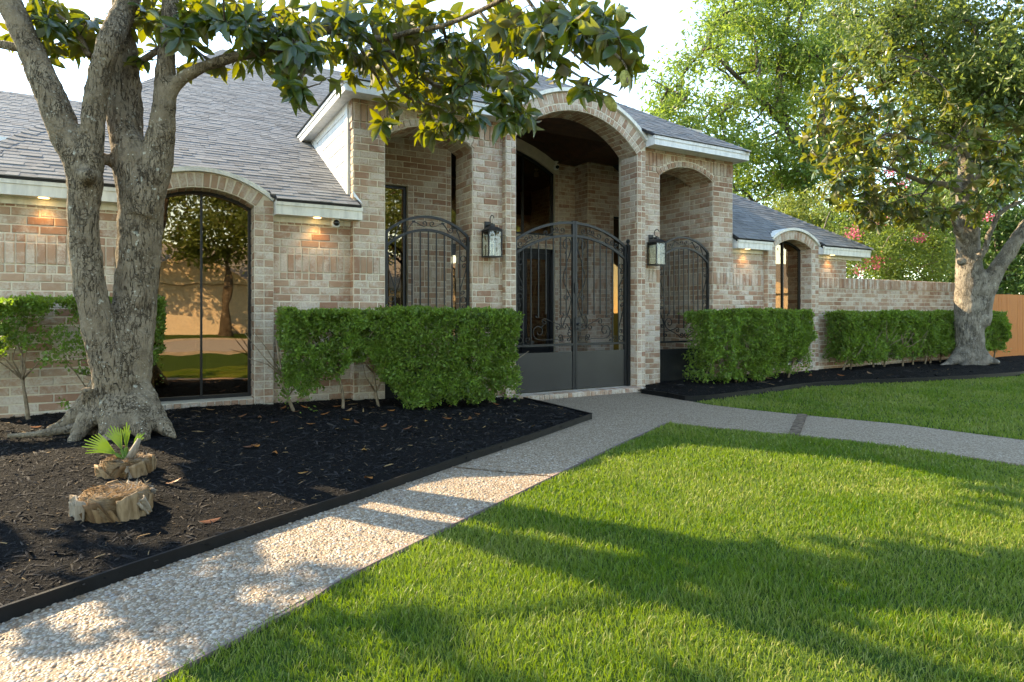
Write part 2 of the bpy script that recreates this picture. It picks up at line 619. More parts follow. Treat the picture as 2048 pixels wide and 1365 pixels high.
# exposed aggregate walk: concrete slab with real pebbles near, texture carrying on beyond
m = M('pebble_aggregate', rough=.75, spec=.3)
vo = m.n('ShaderNodeTexVoronoi')
vo.inputs['Scale'].default_value = 74
m.l(m.mapping((1, 1, .1)), vo.inputs['Vector'])
pc = m.ramp(m.n('ShaderNodeSeparateColor').outputs[0], [(0, 0), (1, 1)])
sepn = [x for x in m.t.nodes if x.type == 'SEPARATE_COLOR'][0]
m.l(vo.outputs['Color'], sepn.inputs[0])
pcol = m.ramp(sepn.outputs[0], [(0, (.18, .12, .08)), (.25, (.33, .24, .16)), (.5, (.43, .35, .27)), (.75, (.38, .30, .22)), (1, (.55, .48, .40))])
edge = m.ramp(vo.outputs['Distance'], [(.35, 1.0), (.62, .0)])
m.color(m.mix(edge, (.20, .14, .09), m.mix(m.math('MULTIPLY', m.noise(3, 4), .45), pcol, (.26, .18, .115))))
m.bump(m.ramp(vo.outputs['Distance'], [(0, 1.0), (.6, 0.0)]), .8, .008)
MAT['aggregate'] = m.m
walk_pts = [Vector((x, y, -.05)) for x, y in WALK]
walk = B().prism([(x, y, -.10) for x, y in WALK], (0, 0, .10)).build('walkway', MAT['aggregate'])
tag(walk, kind='structure')
m = M('pebble', rough=.5, spec=.35)
pbl = m.mix(m.ramp(m.noise(1.7, 5, .6), [(.42, 0.0), (.72, .55)]), (1, 1, 1), (.50, .42, .34))
m.color(m.mix(1.0, pbl, m.mix(m.math('MULTIPLY', m.noise(140, 2), .3), m.ramp(m.rnd(), [(0, (.13, .085, .055)), (.14, (.24, .15, .09)), (.32, (.34, .24, .15)), (.45, (.28, .255, .23)), (.62, (.40, .32, .235)), (.8, (.47, .41, .33)), (.92, (.32, .21, .15)), (1, (.54, .49, .42))]), (.17, .12, .08)), 'MULTIPLY'))
MAT['pebble'] = m.m


def dome(k=6):
    v = [(0, 0, 1.0)]
    for r_, z_ in ((.62, .78), (1.0, .15)):
        for j in range(k):
            a = 2 * math.pi * (j + .5 * (r_ < .9)) / k
            v.append((r_ * math.cos(a), r_ * math.sin(a), z_))
    f = [(0, 1 + j, 1 + (j + 1) % k) for j in range(k)]
    for j in range(k):
        a, b_, c_, d_ = 1 + j, 1 + (j + 1) % k, 1 + k + (j + 1) % k, 1 + k + j
        f += [(a, d_, c_), (a, c_, b_)]
    return np.array(v), np.array(f)


N0 = 330000
px = rng.uniform(-1.6, 6.0, N0)
py = rng.uniform(.3, 6.4, N0)
keep = inpoly(px, py, WALK)
px, py = px[keep], py[keep]
d = dep(px, py)
pr = np.clip((5.6 - d) / 2.2, 0, 1)
keep = (d > 1.2) & (rng.random(len(px)) < pr) & (px < 4.3)
px, py = px[keep], py[keep]
# thin to a minimum spacing on a grid
cell = {}
sel = []
for i in range(len(px)):
    k = (int(px[i] / .0108), int(py[i] / .0108))
    if k not in cell:
        cell[k] = 1
        sel.append(i)
px, py = px[sel], py[sel]
n = len(px)
dv, df = dome(6)
dv = dv * np.array([1, 1, .62])
an = rng.uniform(0, 6.28, n)
X = np.stack([np.cos(an), np.sin(an), rng.normal(0, .12, n)], 1)
Yv = np.stack([-np.sin(an), np.cos(an), rng.normal(0, .12, n)], 1)
Z = unit(np.cross(X, Yv))
s = np.clip(rng.lognormal(math.log(.0068), .30, n), .0035, .0125)
sc3 = np.stack([s * rng.uniform(1, 1.45, n), s * rng.uniform(.8, 1.05, n), s * rng.uniform(.7, 1.1, n)], 1)
pos = np.stack([px, py, np.full(n, -.0015)], 1)
o = link('pebbles', instance_np('pebbles', dv, df, pos, X, Yv, Z, sc3, True), MAT['pebble'], walk)
tag(o, kind='stuff')
# mauve concrete edge strip along the lawn side, control joint and brick strip across the side branch
MAT['edge_strip'] = simple('worn_concrete_edge', (.23, .165, .15), .95, .1, .18, 9, bump=(50, .6, .008))
b = B()
pts = smooth_path([(x, y) for x, y in WLOW], 8)
vs_ = []
for i, p in enumerate(pts):
    t = np.array(pts[min(i + 1, len(pts) - 1)]) - np.array(pts[max(i - 1, 0)])
    t /= np.linalg.norm(t)
    q = np.array((-t[1], t[0]))
    w = .018 + .010 * math.sin(i * 1.7) * math.sin(i * .6)
    a_, c_ = p + q * .012, p - q * w
    vs_ += [(a_[0], a_[1], -.05), (a_[0], a_[1], .004), (c_[0], c_[1], -.002 + .003 * math.sin(i * 2.1)), (c_[0], c_[1], -.05)]
b.add(vs_, [(i * 4 + j, i * 4 + j + 1, i * 4 + j + 5, i * 4 + j + 4) for i in range(len(pts) - 1) for j in range(3)])
b.build('edge_strip', MAT['edge_strip'], walk)
MAT['strip_brick'] = simple('brown_joint_board', (.17, .12, .085), .95, .1, .35, 22, bump=(40, .6, .01))
b = B()
p0, p1 = np.array((6.54, 4.66)), np.array((5.37, 3.92))
for i in range(6):
    a_, c_ = p0 + (p1 - p0) * (i + .03) / 6, p0 + (p1 - p0) * (i + .97) / 6
    b = B().bar((a_[0], a_[1], .004), (c_[0], c_[1], .004), .018, .10 * random.uniform(.93, 1.05), (-(p1 - p0)[1] / 1.38, (p1 - p0)[0] / 1.38, 0))
    b.build('joint_brick', MAT['strip_brick'], walk)
b = B().bar((1.98, 4.42, .004), (2.50, 3.80, .004), .006, .012, (.77, .64, 0))
b.build('control_joint', MAT['strip_brick'], walk)

# ---------------------------------------------------------------- mulch beds
m = M('black_mulch_bed', rough=.95, spec=.08)
m.color(m.mix(m.ramp(m.noise(160, 3), [(.62, 0.0), (.70, .5)]), m.ramp(m.noise(45, 6, .7), [(.3, (.005, .0045, .0045)), (.65, (.013, .012, .0115)), (.8, (.026, .023, .021))]), (.08, .055, .032)))
m.bump(m.math('ADD', m.noise(60, 6, .7), m.math('MULTIPLY', m.noise(220, 3), .5)), 1.0, .03)
MAT['mulch'] = m.m
m = M('mulch_shred', rough=.85, spec=.18)
m.color(m.ramp(m.rnd(), [(0, (.005, .0045, .0045)), (.55, (.013, .012, .012)), (.86, (.025, .022, .021)), (.955, (.05, .040, .032)), (.985, (.16, .10, .05)), (1, (.28, .17, .075))]))
MAT['shred'] = m.m


def name_side(poly):
    return 'L' if poly is BED_L else 'R'


def bed(name, poly, zf, x0, x1, y0, y1, st, n_ch, dmin, label):
    nx, ny = int((x1 - x0) / st) + 1, int((y1 - y0) / st) + 1
    gx, gy = np.meshgrid(np.linspace(x0, x1, nx), np.linspace(y0, y1, ny))
    z = zf(gx, gy)
    v = np.stack([gx.ravel(), gy.ravel(), z.ravel()], 1)
    i = np.arange(nx * ny).reshape(ny, nx)
    f = np.stack([i[:-1, :-1].ravel(), i[:-1, 1:].ravel(), i[1:, 1:].ravel(), i[1:, :-1].ravel()], 1)
    ctr = v[f].mean(1)
    k = inpoly(ctr[:, 0], ctr[:, 1], poly)
    f = f[k]
    if name_side(poly) == 'L':
        dl_ = (v[:, 0] - EDGE_A[0]) * enrm[0] + (v[:, 1] - EDGE_A[1]) * enrm[1]
        v[:, :2] += enrm * np.clip(.022 - dl_, 0, .2)[:, None]
        v[:, 0] = np.minimum(v[:, 0], 4.24)
    else:
        ey_ = np.interp(v[:, 0], [p[0] for p in R_EDGE], [p[1] for p in R_EDGE])
        v[:, 1] = np.maximum(v[:, 1], ey_ + .012)
        v[:, 0] = np.maximum(v[:, 0], 6.30)
    used = np.unique(f)
    re = np.full(len(v), -1)
    re[used] = np.arange(len(used))
    o_ = link(name, np_mesh(name, v[used], re[f], smooth=True), MAT['mulch'])
    tag(o_, kind='structure')
    cx_, cy_ = rng.uniform(x0, x1, n_ch * 3), rng.uniform(y0, y1, n_ch * 3)
    dd = dep(cx_, cy_)
    k = inpoly(cx_, cy_, poly) & (dd > dmin) & (rng.random(len(dd)) < np.clip(3.4 / dd, .15, 1) ** 1.3)
    cx_, cy_, dd = cx_[k][:n_ch], cy_[k][:n_ch], dd[k][:n_ch]
    nn = len(cx_)
    tv = np.array([(-.5, -1, 0), (.5, -.9, .05), (.55, .2, .25), (-.4, .25, .2), (.1, 1, -.1), (0, -.4, .5)])
    tf = np.array([(0, 1, 5), (1, 2, 5), (2, 3, 5), (3, 0, 5), (2, 4, 3)])
    a_ = rng.uniform(0, 6.28, nn)
    yv = unit(np.stack([np.cos(a_), np.sin(a_), rng.normal(.05, .25, nn)], 1))
    zz = unit(np.stack([rng.normal(0, .35, nn), rng.normal(0, .35, nn), np.ones(nn)], 1))
    xv = unit(np.cross(yv, zz))
    zz = np.cross(xv, yv)
    ln = np.clip(rng.lognormal(math.log(.013), .5, nn), .004, .05) * np.clip(dd / 4, .9, 2.0)
    wd = ln * rng.uniform(.14, .38, nn)
    p_ = np.stack([cx_, cy_, zf(cx_, cy_) + .003], 1)
    so = link('mulch_shreds', instance_np('mulch_shreds', tv, tf, p_, xv, yv, zz, np.stack([wd, ln, wd * .8], 1)), MAT['shred'], o_)
    tag(so, kind='stuff')
    return o_


bed('mulch_bed', BED_L, bed_l_z, -4.5, 4.3, .9, 7.65, .06, 62000, 1.6, '')
bed('mulch_bed', BED_R, bed_r_z, 6.1, 22.6, 5.3, 7.95, .09, 16000, 5, '')


def edging(name, path, label, h0=-.06, h1=.052, th=.010):
    t = thing(name, label, 'edging', (path[0][0], path[0][1], 0))
    rail, top = B(), B()
    for i in range(len(path) - 1):
        a_, c_ = Vector((*path[i], 0)), Vector((*path[i + 1], 0))
        tt = (c_ - a_).normalized()
        q = Vector((-tt.y, tt.x, 0)) * th / 2
        for bb, z0, z1, w_ in ((rail, h0, h1, 1.0), (top, h1 - .002, h1 + .010, 1.7)):
            bb.prism([a_ - q * w_ + Vector((0, 0, z0)), c_ - q * w_ + Vector((0, 0, z0)), c_ + q * w_ + Vector((0, 0, z0)), a_ + q * w_ + Vector((0, 0, z0))], (0, 0, z1 - z0))
    for bb, nm in ((rail, 'board'), (top, 'rounded_lip')):
        ob = bb.build(nm, MAT['plastic'])
        ob.parent = t
        ob.matrix_parent_inverse = t.matrix_world.inverted() if False else Matrix.Translation(-Vector((path[0][0], path[0][1], 0)))
    return t


lp = [tuple(EDGE_A + (EDGE_B - EDGE_A) * k_ / 14 + enrm * (.012 * math.sin(k_ * 1.9))) for k_ in range(15)]
edging('garden_edging', lp + [(4.262, 6.4), (4.258, 7.18)], 'black plastic edging strip along the walk beside the magnolia bed')
edging('garden_edging', [tuple(p) for p in smooth_path(R_EDGE, 4)], 'black plastic edging curving in front of the hedges by the far lawn')

# ---------------------------------------------------------------- house: brick bookkeeping
house = thing('brick_house', 'pale tumbled brick house with grey shingle roofs and a tall arched entry', 'house', (5.2, 7.6, 0))
HO = Matrix.Translation(-Vector(house.location))


def hpart(name, bb, mat, parent=None, smooth=False):
    """part (or sub-part) of the house built in world coordinates"""
    ob = bb.build(name, mat, parent or house, smooth)
    if parent is None:
        ob.matrix_parent_inverse = HO
    return ob


BR = []      # (owner, centre, u, v, n, lu, lv, seen)
CRS = .0846
J = .013


class Fr:
    """flat wall face: origin at u=0, z=0; u to the right when seen from outside"""
    def __init__(self, o, u, n, seen=True, owner=None):
        self.o, self.u, self.n, self.v = Vector(o), Vector(u), Vector(n), Vector((0, 0, 1))
        self.seen, self.owner = seen, owner

    def p(self, u, z, out=0.0):
        return self.o + self.u * u + self.v * z + self.n * out

    def brick(self, u0, u1, z0, z1, out=0.0):
        if u1 - u0 < .022 or z1 - z0 < .02:
            return
        BR.append((self.owner, self.p((u0 + u1) / 2, (z0 + z1) / 2, out), self.u, self.v, self.n, u1 - u0 - J, z1 - z0 - J, self.seen))

    def course(self, z0, z1, ivs, kind, i, out=0.0):
        for a, b_ in ivs:
            if b_ - a < .025:
                continue
            if kind == 'S':
                md, off = .222, (.111 if i % 2 else 0.0) + ((i * 37) % 5) * .004
                e = [a]
                k = math.floor(a / md) - 1
                while True:
                    x = k * md + off
                    k += 1
                    if x >= b_ - .045:
                        break
                    if x > a + .045:
                        e.append(x + random.uniform(-.006, .006))
                e.append(b_)
            else:
                md = .080 if kind in 'RV' else .09
                nn = max(1, round((b_ - a) / md))
                e = [a + (b_ - a) * j / nn for j in range(nn + 1)]
            for j in range(len(e) - 1):
                self.brick(e[j], e[j + 1], z0, z1, out + (random.uniform(-.002, .003)))


BAND = [(1.571, 1.655, 'R', 0), (1.655, 1.868, 'V', .006), (1.868, 1.952, 'R', 0)]


def zs_main(z_low=0.05, top=2.29):
    o_ = []
    z = 1.571
    while z - .084 > z_low - .05:
        o_.append((z - .084, z, 'S', 0))
        z -= .084
    o_ += BAND
    z = 1.952
    for _ in range(3):
        o_.append((z, z + .084, 'S', 0))
        z += .084
    o_.append((z, z + .086, 'R', 0))
    return [q for q in o_ if q[1] <= top + .02]


def zs_entry(top=3.78, plain=False):
    o_ = []
    z = 1.571
    while z - .084 > -.03:
        o_.append((z - .084, z, 'S', 0))
        z -= .084
    o_ += BAND
    z = 1.952
    for _ in range(17):
        o_.append((z, z + CRS, 'S', 0))
        z += CRS
    if plain:
        while z < top:
            o_.append((z, z + CRS, 'S', 0))
            z += CRS
    else:
        o_ += [(z, z + .087, 'R', .006), (z + .087, z + .087 + .222, 'V', .012), (z + .309, z + .309 + .072, 'S', .008)]
    return [q for q in o_ if q[0] < top]


def lay(fr, zs, ivf):
    for i, (z0, z1, k, out) in enumerate(zs):
        fr.course(z0, z1, ivf(z0, z1), k, i, out)


def arc_pts(cx_, zc, r_, a0, a1, n_):
    return [(cx_ + r_ * math.sin(a0 + (a1 - a0) * i / n_), zc + r_ * math.cos(a0 + (a1 - a0) * i / n_)) for i in range(n_ + 1)]


def ring(owner, cx_, zc, r0, r1, a, y, md=.08, out=0.0, seen=True, n=(0, -1, 0)):
    """voussoirs between radii r0,r1 on the face y, angles +-a from the crown"""
    nn = round(2 * a * (r0 + r1) / 2 / md)
    for i in range(nn):
        t = -a + 2 * a * (i + .5) / nn
        v = Vector((math.sin(t), 0, math.cos(t)))
        u = Vector((math.cos(t), 0, -math.sin(t)))
        rm = (r0 + r1) / 2
        c_ = Vector((cx_ + rm * v.x, y - out, zc + rm * v.z))
        BR.append((owner, c_, u, v, Vector(n), 2 * a * (r0 + .25 * (r1 - r0)) / nn - J, r1 - r0 - J, seen))


def soffit_ring(owner, cx_, zc, r_, a, y0, y1, md=.08, seen=True):
    """bricks on the underside of an arch, long side front to back"""
    nn = round(2 * a * r_ / md)
    for i in range(nn):
        t = -a + 2 * a * (i + .5) / nn
        nv = Vector((-math.sin(t), 0, -math.cos(t)))
        v = Vector((math.cos(t), 0, -math.sin(t)))
        k = max(1, round((y1 - y0) / .2))
        of = .1 if i % 2 else 0
        ed = [y0] + [y0 + (y1 - y0) * j / k + of for j in range(0 if of else 1, k)] + [y1]
        for j in range(len(ed) - 1):
            c_ = Vector((cx_ - r_ * nv.x, (ed[j] + ed[j + 1]) / 2, zc - r_ * nv.z))
            if ed[j + 1] - ed[j] > .04:
                BR.append((owner, c_, Vector((0, 1, 0)), v, nv, ed[j + 1] - ed[j] - J, 2 * a * r_ / nn - J, seen))


def wall(name, polys):
    """mortar body from extruded polygons [(pts3d, vec)]"""
    bb = B()
    for p_, d_ in polys:
        bb.prism(p_, d_)
    return hpart(name, bb, MAT['mortar'])


def xz(y, pts):
    return [(x, y, z) for x, z in pts]


def yz(x, pts):
    return [(x, y, z) for y, z in pts]


# main walls either side of the entry, each with an arched window bay
YM, YB, YE, YP = 7.55, 7.45, 7.42, 7.32
WIN_R, WIN_ZC, WIN_A = .933, 2.532 - .933, math.asin(.515 / .933)
RB = .16


def bay(cx_, seen):
    """projecting two-brick jambs, arched ring, recessed bronze window"""
    r1 = WIN_R + RB
    outer = arc_pts(cx_, WIN_ZC, r1, -math.asin(.716 / r1), math.asin(.716 / r1), 16)
    inner = arc_pts(cx_, WIN_ZC, WIN_R, WIN_A, -WIN_A, 16)
    prof = [(cx_ - .716, 0)] + outer + [(cx_ + .716, 0), (cx_ + .515, 0), (cx_ + .515, .24)] + inner + [(cx_ - .515, .24), (cx_ - .515, 0)]
    w = wall('window_bay', [(xz(YB, prof), (0, .32, 0)), (xz(YB + .02, [(cx_ - .52, 0), (cx_ + .52, 0), (cx_ + .52, .235), (cx_ - .52, .235)]), (0, .3, 0))])
    f = Fr((cx_, YB, 0), (1, 0, 0), (0, -1, 0), seen, w)
    zt = WIN_ZC + WIN_R * math.cos(WIN_A)
    k = round(zt / CRS)
    for i in range(k):
        for a, b_ in ((-.716, -.6155), (-.6155, -.515), (.515, .6155), (.6155, .716)):
            f.brick(a, b_, zt * i / k, zt * (i + 1) / k, random.uniform(-.002, .003))
    # skewback corner bricks beside the ring
    for s_ in (-1, 1):
        lo, hi = sorted((s_ * .605, s_ * .716))
        f.brick(lo, hi, zt, zt + .075)
    ring(w, cx_, WIN_ZC, WIN_R, r1, WIN_A + .02, YB, .078, 0, seen)
    soffit_ring(w, cx_, WIN_ZC, WIN_R, WIN_A, YB, YB + .24, .08, seen)
    fr = Fr((cx_ + .515, YB + .27, 0), (0, -1, 0), (-1, 0, 0), seen, w)     # right reveal, faces left
    for i in range(k):
        for a, b_ in (((0, .13), (.13, .27)) if i % 2 else ((0, .06), (.06, .27))):
            fr.brick(a, b_, zt * i / k, zt * (i + 1) / k)
    fl = Fr((cx_ - .716, YM, 0), (0, -1, 0), (-1, 0, 0), seen, w)            # left flank of the bay
    for i in range(k):
        fl.brick(0, .10, zt * i / k, zt * (i + 1) / k)
    fs = Fr((cx_, YB + .02, 0), (1, 0, 0), (0, -1, 0), seen, w)
    fs.course(.155, .235, [(-.515, .515)], 'R', 0, .012)
    fs.course(.07, .155, [(-.515, .515)], 'S', 0, 0)
    # white curved trim and the little barrel roof that dies into the main roof
    tr = B()
    a_ = math.asin(.730 / (r1 + .045))
    o1, o0 = arc_pts(cx_, WIN_ZC, r1 + .05, -a_, a_, 18), arc_pts(cx_, WIN_ZC, r1 + .004, a_, -a_, 18)
    tr.prism(xz(YB - .045, o1 + o0), (0, .10, 0))
    hpart('arch_trim', tr, MAT['white'])
    tr = B()
    tr.prism(xz(YB + .06, arc_pts(cx_, WIN_ZC, r1 + .047, -a_, a_, 18) + o0), (0, .62, 0))
    hpart('barrel_roof', tr, MAT['white'])
    # window
    yw = YB + .235
    wn = thing_part('window', cx_, yw)
    zc, rr = WIN_ZC, WIN_R
    fo = [(cx_ - .515, .236)] + arc_pts(cx_, zc, rr, -WIN_A, WIN_A, 18) + [(cx_ + .515, .236)]
    a2 = math.asin(.478 / (rr - .037))
    fi = [(cx_ + .478, .275)] + arc_pts(cx_, zc, rr - .037, a2, -a2, 18) + [(cx_ - .478, .275)]
    bb = B()
    vs1 = xz(yw, fo) + xz(yw, fi[::-1]) + xz(yw + .05, fo) + xz(yw + .05, fi[::-1])
    q = len(fo)
    fc = []
    for i in range(q):
        j = (i + 1) % q
        fc += [(i, j, q + j, q + i), (2 * q + i, 3 * q + i, 3 * q + j, 2 * q + j), (q + i, q + j, 3 * q + j, 3 * q + i), (i, 2 * q + i, 2 * q + j, j)]
    bb.add(vs1, fc)
    sub(bb, 'frame', MAT['black_frame'], wn)
    sub(B().box((cx_ - .011, yw - .004, .27), (cx_ + .011, yw + .046, zc + rr - .03)), 'mullion', MAT['black_frame'], wn)
    for s_ in (-1, 1):
        pts = [(0, .27)] + [(s_ * x, z) for x, z in arc_pts(0, zc, rr - .03, 0, math.asin(.485 / (rr - .03)), 10)] + [(s_ * .485, .27)]
        bb = B().prism(xz(yw + .022, [(cx_ + x, z) for x, z in pts]), (0, .006, 0))
        sub(bb, 'pane', MAT['bronze_glass'], wn)
    return w


def thing_part(name, x, y):
    o_ = bpy.data.objects.new(name, None)
    COL.objects.link(o_)
    o_.empty_display_size = .1
    o_.parent = house
    o_.matrix_parent_inverse = HO
    return o_


def sub(bb, name, mat, parent, smooth=False):
    return bb.build(name, mat, parent, smooth)


MAT['shade'] = simple('tan_roller_shade', (.62, .50, .34), .9, .1, .04, 2)
BAY_L, BAY_R = .426, 10.215
bay(BAY_L, True)
bay(BAY_R, True)


def main_wall(x0, x1, bx, seen):
    for a, b_, c_, d_ in ((x0, bx - .70, x0, bx - .716), (bx + .70, x1, bx + .716, x1)):
        w = wall('wall', [(xz(YM, [(a, 0), (b_, 0), (b_, 2.36), (a, 2.36)]), (0, .25, 0))])
        f = Fr((0, YM, 0), (1, 0, 0), (0, -1, 0), seen, w)
        lay(f, zs_main(), lambda z0, z1: [(c_, d_)])
    return w


main_wall(-1.42, 2.04, BAY_L, True)
wr = main_wall(8.546, 11.955, BAY_R, True)
# left flank of the house
w = wall('side_wall', [(yz(-1.42, [(YM + .25, 0), (14, 0), (14, 2.36), (YM + .25, 2.36)]), (.25, 0, 0))])
f = Fr((-1.42, 14, 0), (0, -1, 0), (-1, 0, 0), False, w)
lay(f, zs_main(), lambda z0, z1: [(0, 14 - YM)])
# rear wing at the far left
w = wall('rear_wing_wall', [(xz(12.3, [(-10, 0), (-1.4, 0), (-1.4, 3.75), (-10, 3.75)]), (0, .25, 0))])
f = Fr((0, 12.3, 0), (1, 0, 0), (0, -1, 0), False, w)
lay(f, zs_entry(3.7, True), lambda z0, z1: [(-10, -1.43)])

# entry block: front with two arched side openings
OP = [(2.427, 3.616), (6.90, 8.077)]
OA_R = ((.5945) ** 2 + .185 ** 2) / (2 * .185)
OA_ZC, OA_A = 3.545 - OA_R, math.asin(.5945 / OA_R)
DB = .52     # depth of the piers


def entry_front(x0, x1, op):
    c_ = (op[0] + op[1]) / 2
    arc = arc_pts(c_, OA_ZC, OA_R, -OA_A, OA_A, 14)
    prof = [(x0, 0), (op[0], 0)] + arc + [(op[1], 0), (x1, 0), (x1, 3.80), (x0, 3.80)]
    w = wall('entry_wall', [(xz(YE, prof), (0, DB, 0))])
    f = Fr((0, YE, 0), (1, 0, 0), (0, -1, 0), True, w)

    def iv(z0, z1):
        if z1 < 3.38:
            return [(x0, op[0]), (op[1], x1)]
        ro = OA_R + .088
        zz = z0 + .005
        k = ro * ro - (zz - OA_ZC) ** 2
        if k <= 0:
            return [(x0, x1)]
        dx = math.sqrt(k)
        if dx > .60 and z1 < 3.49:
            dx = .60
        return [(x0, c_ - dx), (c_ + dx, x1)] if dx > .03 else [(x0, x1)]
    for i, (z0, z1, k, out) in enumerate(zs_entry()):
        if k == 'V' and z0 > 3:      # soldiers stand on the curved ring
            for a, b_ in ((x0, x1),):
                nn = round((b_ - a) / .08)
                for j in range(nn):
                    ua, ub = a + (b_ - a) * j / nn, a + (b_ - a) * (j + 1) / nn
                    um = (ua + ub) / 2 - c_
                    zb = z0
                    if abs(um) < .62:
                        zb = max(z0, OA_ZC + math.sqrt((OA_R + .09) ** 2 - um * um) + .004)
                    f.brick(ua, ub, zb, z1, out if abs(um) > .62 else 0)
        else:
            f.course(z0, z1, iv(z0, z1), k, i, out)
    ring(w, c_, OA_ZC, OA_R, OA_R + .087, OA_A + .03, YE, .08, .006)
    soffit_ring(w, c_, OA_ZC, OA_R, OA_A, YE, YE + DB)
    fv = Fr((op[1], YE + DB, 0), (0, -1, 0), (-1, 0, 0), True, w)
    lay(fv, [q for q in zs_entry(3.37, True)], lambda z0, z1: [(0, DB)])
    return w


wl = entry_front(2.04, 4.10, OP[0])
entry_front(6.50, 8.546, OP[1])
f = Fr((2.04, YM + .02, 0), (0, -1, 0), (-1, 0, 0), True, wl)
lay(f, zs_entry(3.78), lambda z0, z1: [(0, YM + .02 - YE)])
# gate surround: header pilasters and the tall two-ring arch
GA = 5.287
G_R, G_ZC = 1.395, 4.08 - 1.395
G_A = math.asin(1.068 / G_R)
ro = G_R + .25
DP = .40
arc_o = arc_pts(GA, G_ZC, ro, -math.asin(1.222 / ro), math.asin(1.222 / ro), 24)
arc_i = arc_pts(GA, G_ZC, G_R, G_A, -G_A, 24)
wg = wall('gate_arch', [(xz(YP, [(GA - 1.222, 0)] + arc_o + [(GA + 1.222, 0), (GA + 1.068, 0)] + arc_i + [(GA - 1.068, 0)]), (0, DP, 0))])
f = Fr((GA, YP, 0), (1, 0, 0), (0, -1, 0), True, wg)
zt = G_ZC + G_R * math.cos(G_A)
k = round(zt / CRS)
for i in range(k + 1):
    for a, b_ in ((-1.222, -1.145), (-1.145, -1.068), (1.068, 1.145), (1.145, 1.222)):
        if i == k and abs(a + b_) / 2 < 1.14:
            continue
        f.brick(a, b_, zt * i / k, zt * (i + 1) / k, random.uniform(-.002, .003))
ring(wg, GA, G_ZC, G_R, G_R + .092, G_A + .03, YP, .075)
ring(wg, GA, G_ZC, G_R + .094, ro, G_A - .01, YP, .088)
soffit_ring(wg, GA, G_ZC, G_R, G_A, YP, YP + DP, .085)
fv = Fr((GA + 1.068, YP + DP, 0), (0, -1, 0), (-1, 0, 0), True, wg)
fw = Fr((GA - 1.222, YE, 0), (0, -1, 0), (-1, 0, 0), True, wg)
for i in range(k):
    z0, z1 = zt * i / k, zt * (i + 1) / k
    fv.course(z0, z1, [(0, DP)], 'S', i)
    fw.brick(0, YE - YP, z0, z1)
tr = B()
a_ = math.asin(1.245 / (ro + .06))
o0 = arc_pts(GA, G_ZC, ro + .004, a_, -a_, 26)
tr.prism(xz(YP - .05, arc_pts(GA, G_ZC, ro + .055, -a_, a_, 26) + o0), (0, .11, 0))
hpart('arch_trim', tr, MAT['white'])
tr = B().prism(xz(YP + .065, arc_pts(GA, G_ZC, ro + .05, -a_, a_, 26) + o0), (0, DP - .06, 0))
tr.prism(xz(YP + DP + .004, arc_pts(GA, G_ZC, ro + .05, -.45, .45, 14) + arc_pts(GA, G_ZC, ro + .004, .45, -.45, 14)), (0, .3, 0))
hpart('barrel_roof', tr, MAT['white'])
# threshold step of bricks on edge
w = wall('threshold', [(xz(7.215, [(4.20, -.03), (6.42, -.03), (6.42, .058), (4.20, .058)]), (0, .5, 0))])
f = Fr((0, 7.215, 0), (1, 0, 0), (0, -1, 0), True, w)
f.course(-.012, .066, [(4.205, 6.415)], 'R', 0, .004)
for i in range(27):
    x = 4.205 + 2.21 * (i + .5) / 27
    BR.append((w, Vector((x, 7.315, .058)), Vector((1, 0, 0)), Vector((0, 1, 0)), Vector((0, 0, 1)), .072, .19, True))

# forecourt behind the gate
YI, YK, YF = 8.70, 10.53, 10.09
ZC = 4.15
w = wall('courtyard_wall', [(xz(YI, [(2.12, 0), (2.30, 0), (2.30, 3.04), (3.19, 3.04), (3.19, 0), (3.88, 0), (3.88, 4.2), (2.12, 4.2)]), (0, .25, 0))])
f = Fr((0, YI, 0), (1, 0, 0), (0, -1, 0), False, w)
lay(f, zs_entry(4.1, True), lambda z0, z1: [(2.13, 2.21), (3.28, 3.80)] if z1 < 3.13 else [(2.13, 3.80)])
for i in range(int(4.1 / CRS)):
    f.brick(3.80, 3.88, i * CRS, (i + 1) * CRS)
    if (i + 1) * CRS < 3.05:
        f.brick(3.19, 3.28, i * CRS, (i + 1) * CRS)
f.course(3.04, 3.13, [(2.21, 3.28)], 'R', 0)
wn = thing_part('window', 2.7, YI)
sub(B().box((2.30, YI + .07, 3.0), (3.19, YI + .12, 3.04)).box((3.15, YI + .07, .3), (3.19, YI + .12, 3.0)).box((2.30, YI + .07, .3), (2.34, YI + .12, 3.0)).box((2.34, YI + .07, .3), (3.15, YI + .12, .34)), 'frame', MAT['black_frame'], wn)
sub(B().box((2.34, YI + .09, .34), (3.15, YI + .096, 3.0)), 'pane', MAT['bronze_glass'], wn)
# back wall with the door and the tall arched light above it
BW_R, BW_ZC = 3.12, 1.36
hw = 1.69
arc = arc_pts(GA, BW_ZC, BW_R, -math.asin(hw / BW_R), math.asin(hw / BW_R), 18)
prof = [(3.3, 2.457), (GA + hw, 2.457), (GA + hw, 0), (7.474, 0), (7.474, 5), (3.3, 5)]
hole = [(GA + hw, 2.72)] + arc[::-1] + [(GA - hw, 2.72)]
w = wall('back_wall', [(xz(YK, [(3.3, 2.457), (GA + hw, 2.457), (GA + hw, 2.72), (3.3, 2.72)]), (0, .25, 0)),
                       (xz(YK, [(GA + hw, 0), (7.474, 0), (7.474, 4.9), (GA + hw, 4.9)]), (0, .25, 0)),
                       (xz(YK, [(3.3, 2.72), (GA - hw, 2.72)] + arc + [(GA + hw, 4.9), (3.3, 4.9)]), (0, .25, 0))])
f = Fr((0, YK, 0), (1, 0, 0), (0, -1, 0), False, w)
lay(f, [q for q in zs_entry(4.2, True)], lambda z0, z1: [(GA + hw + .09, 7.474)])
for i in range(int(4.0 / CRS)):
    f.brick(GA + hw, GA + hw + .09, i * CRS, (i + 1) * CRS)
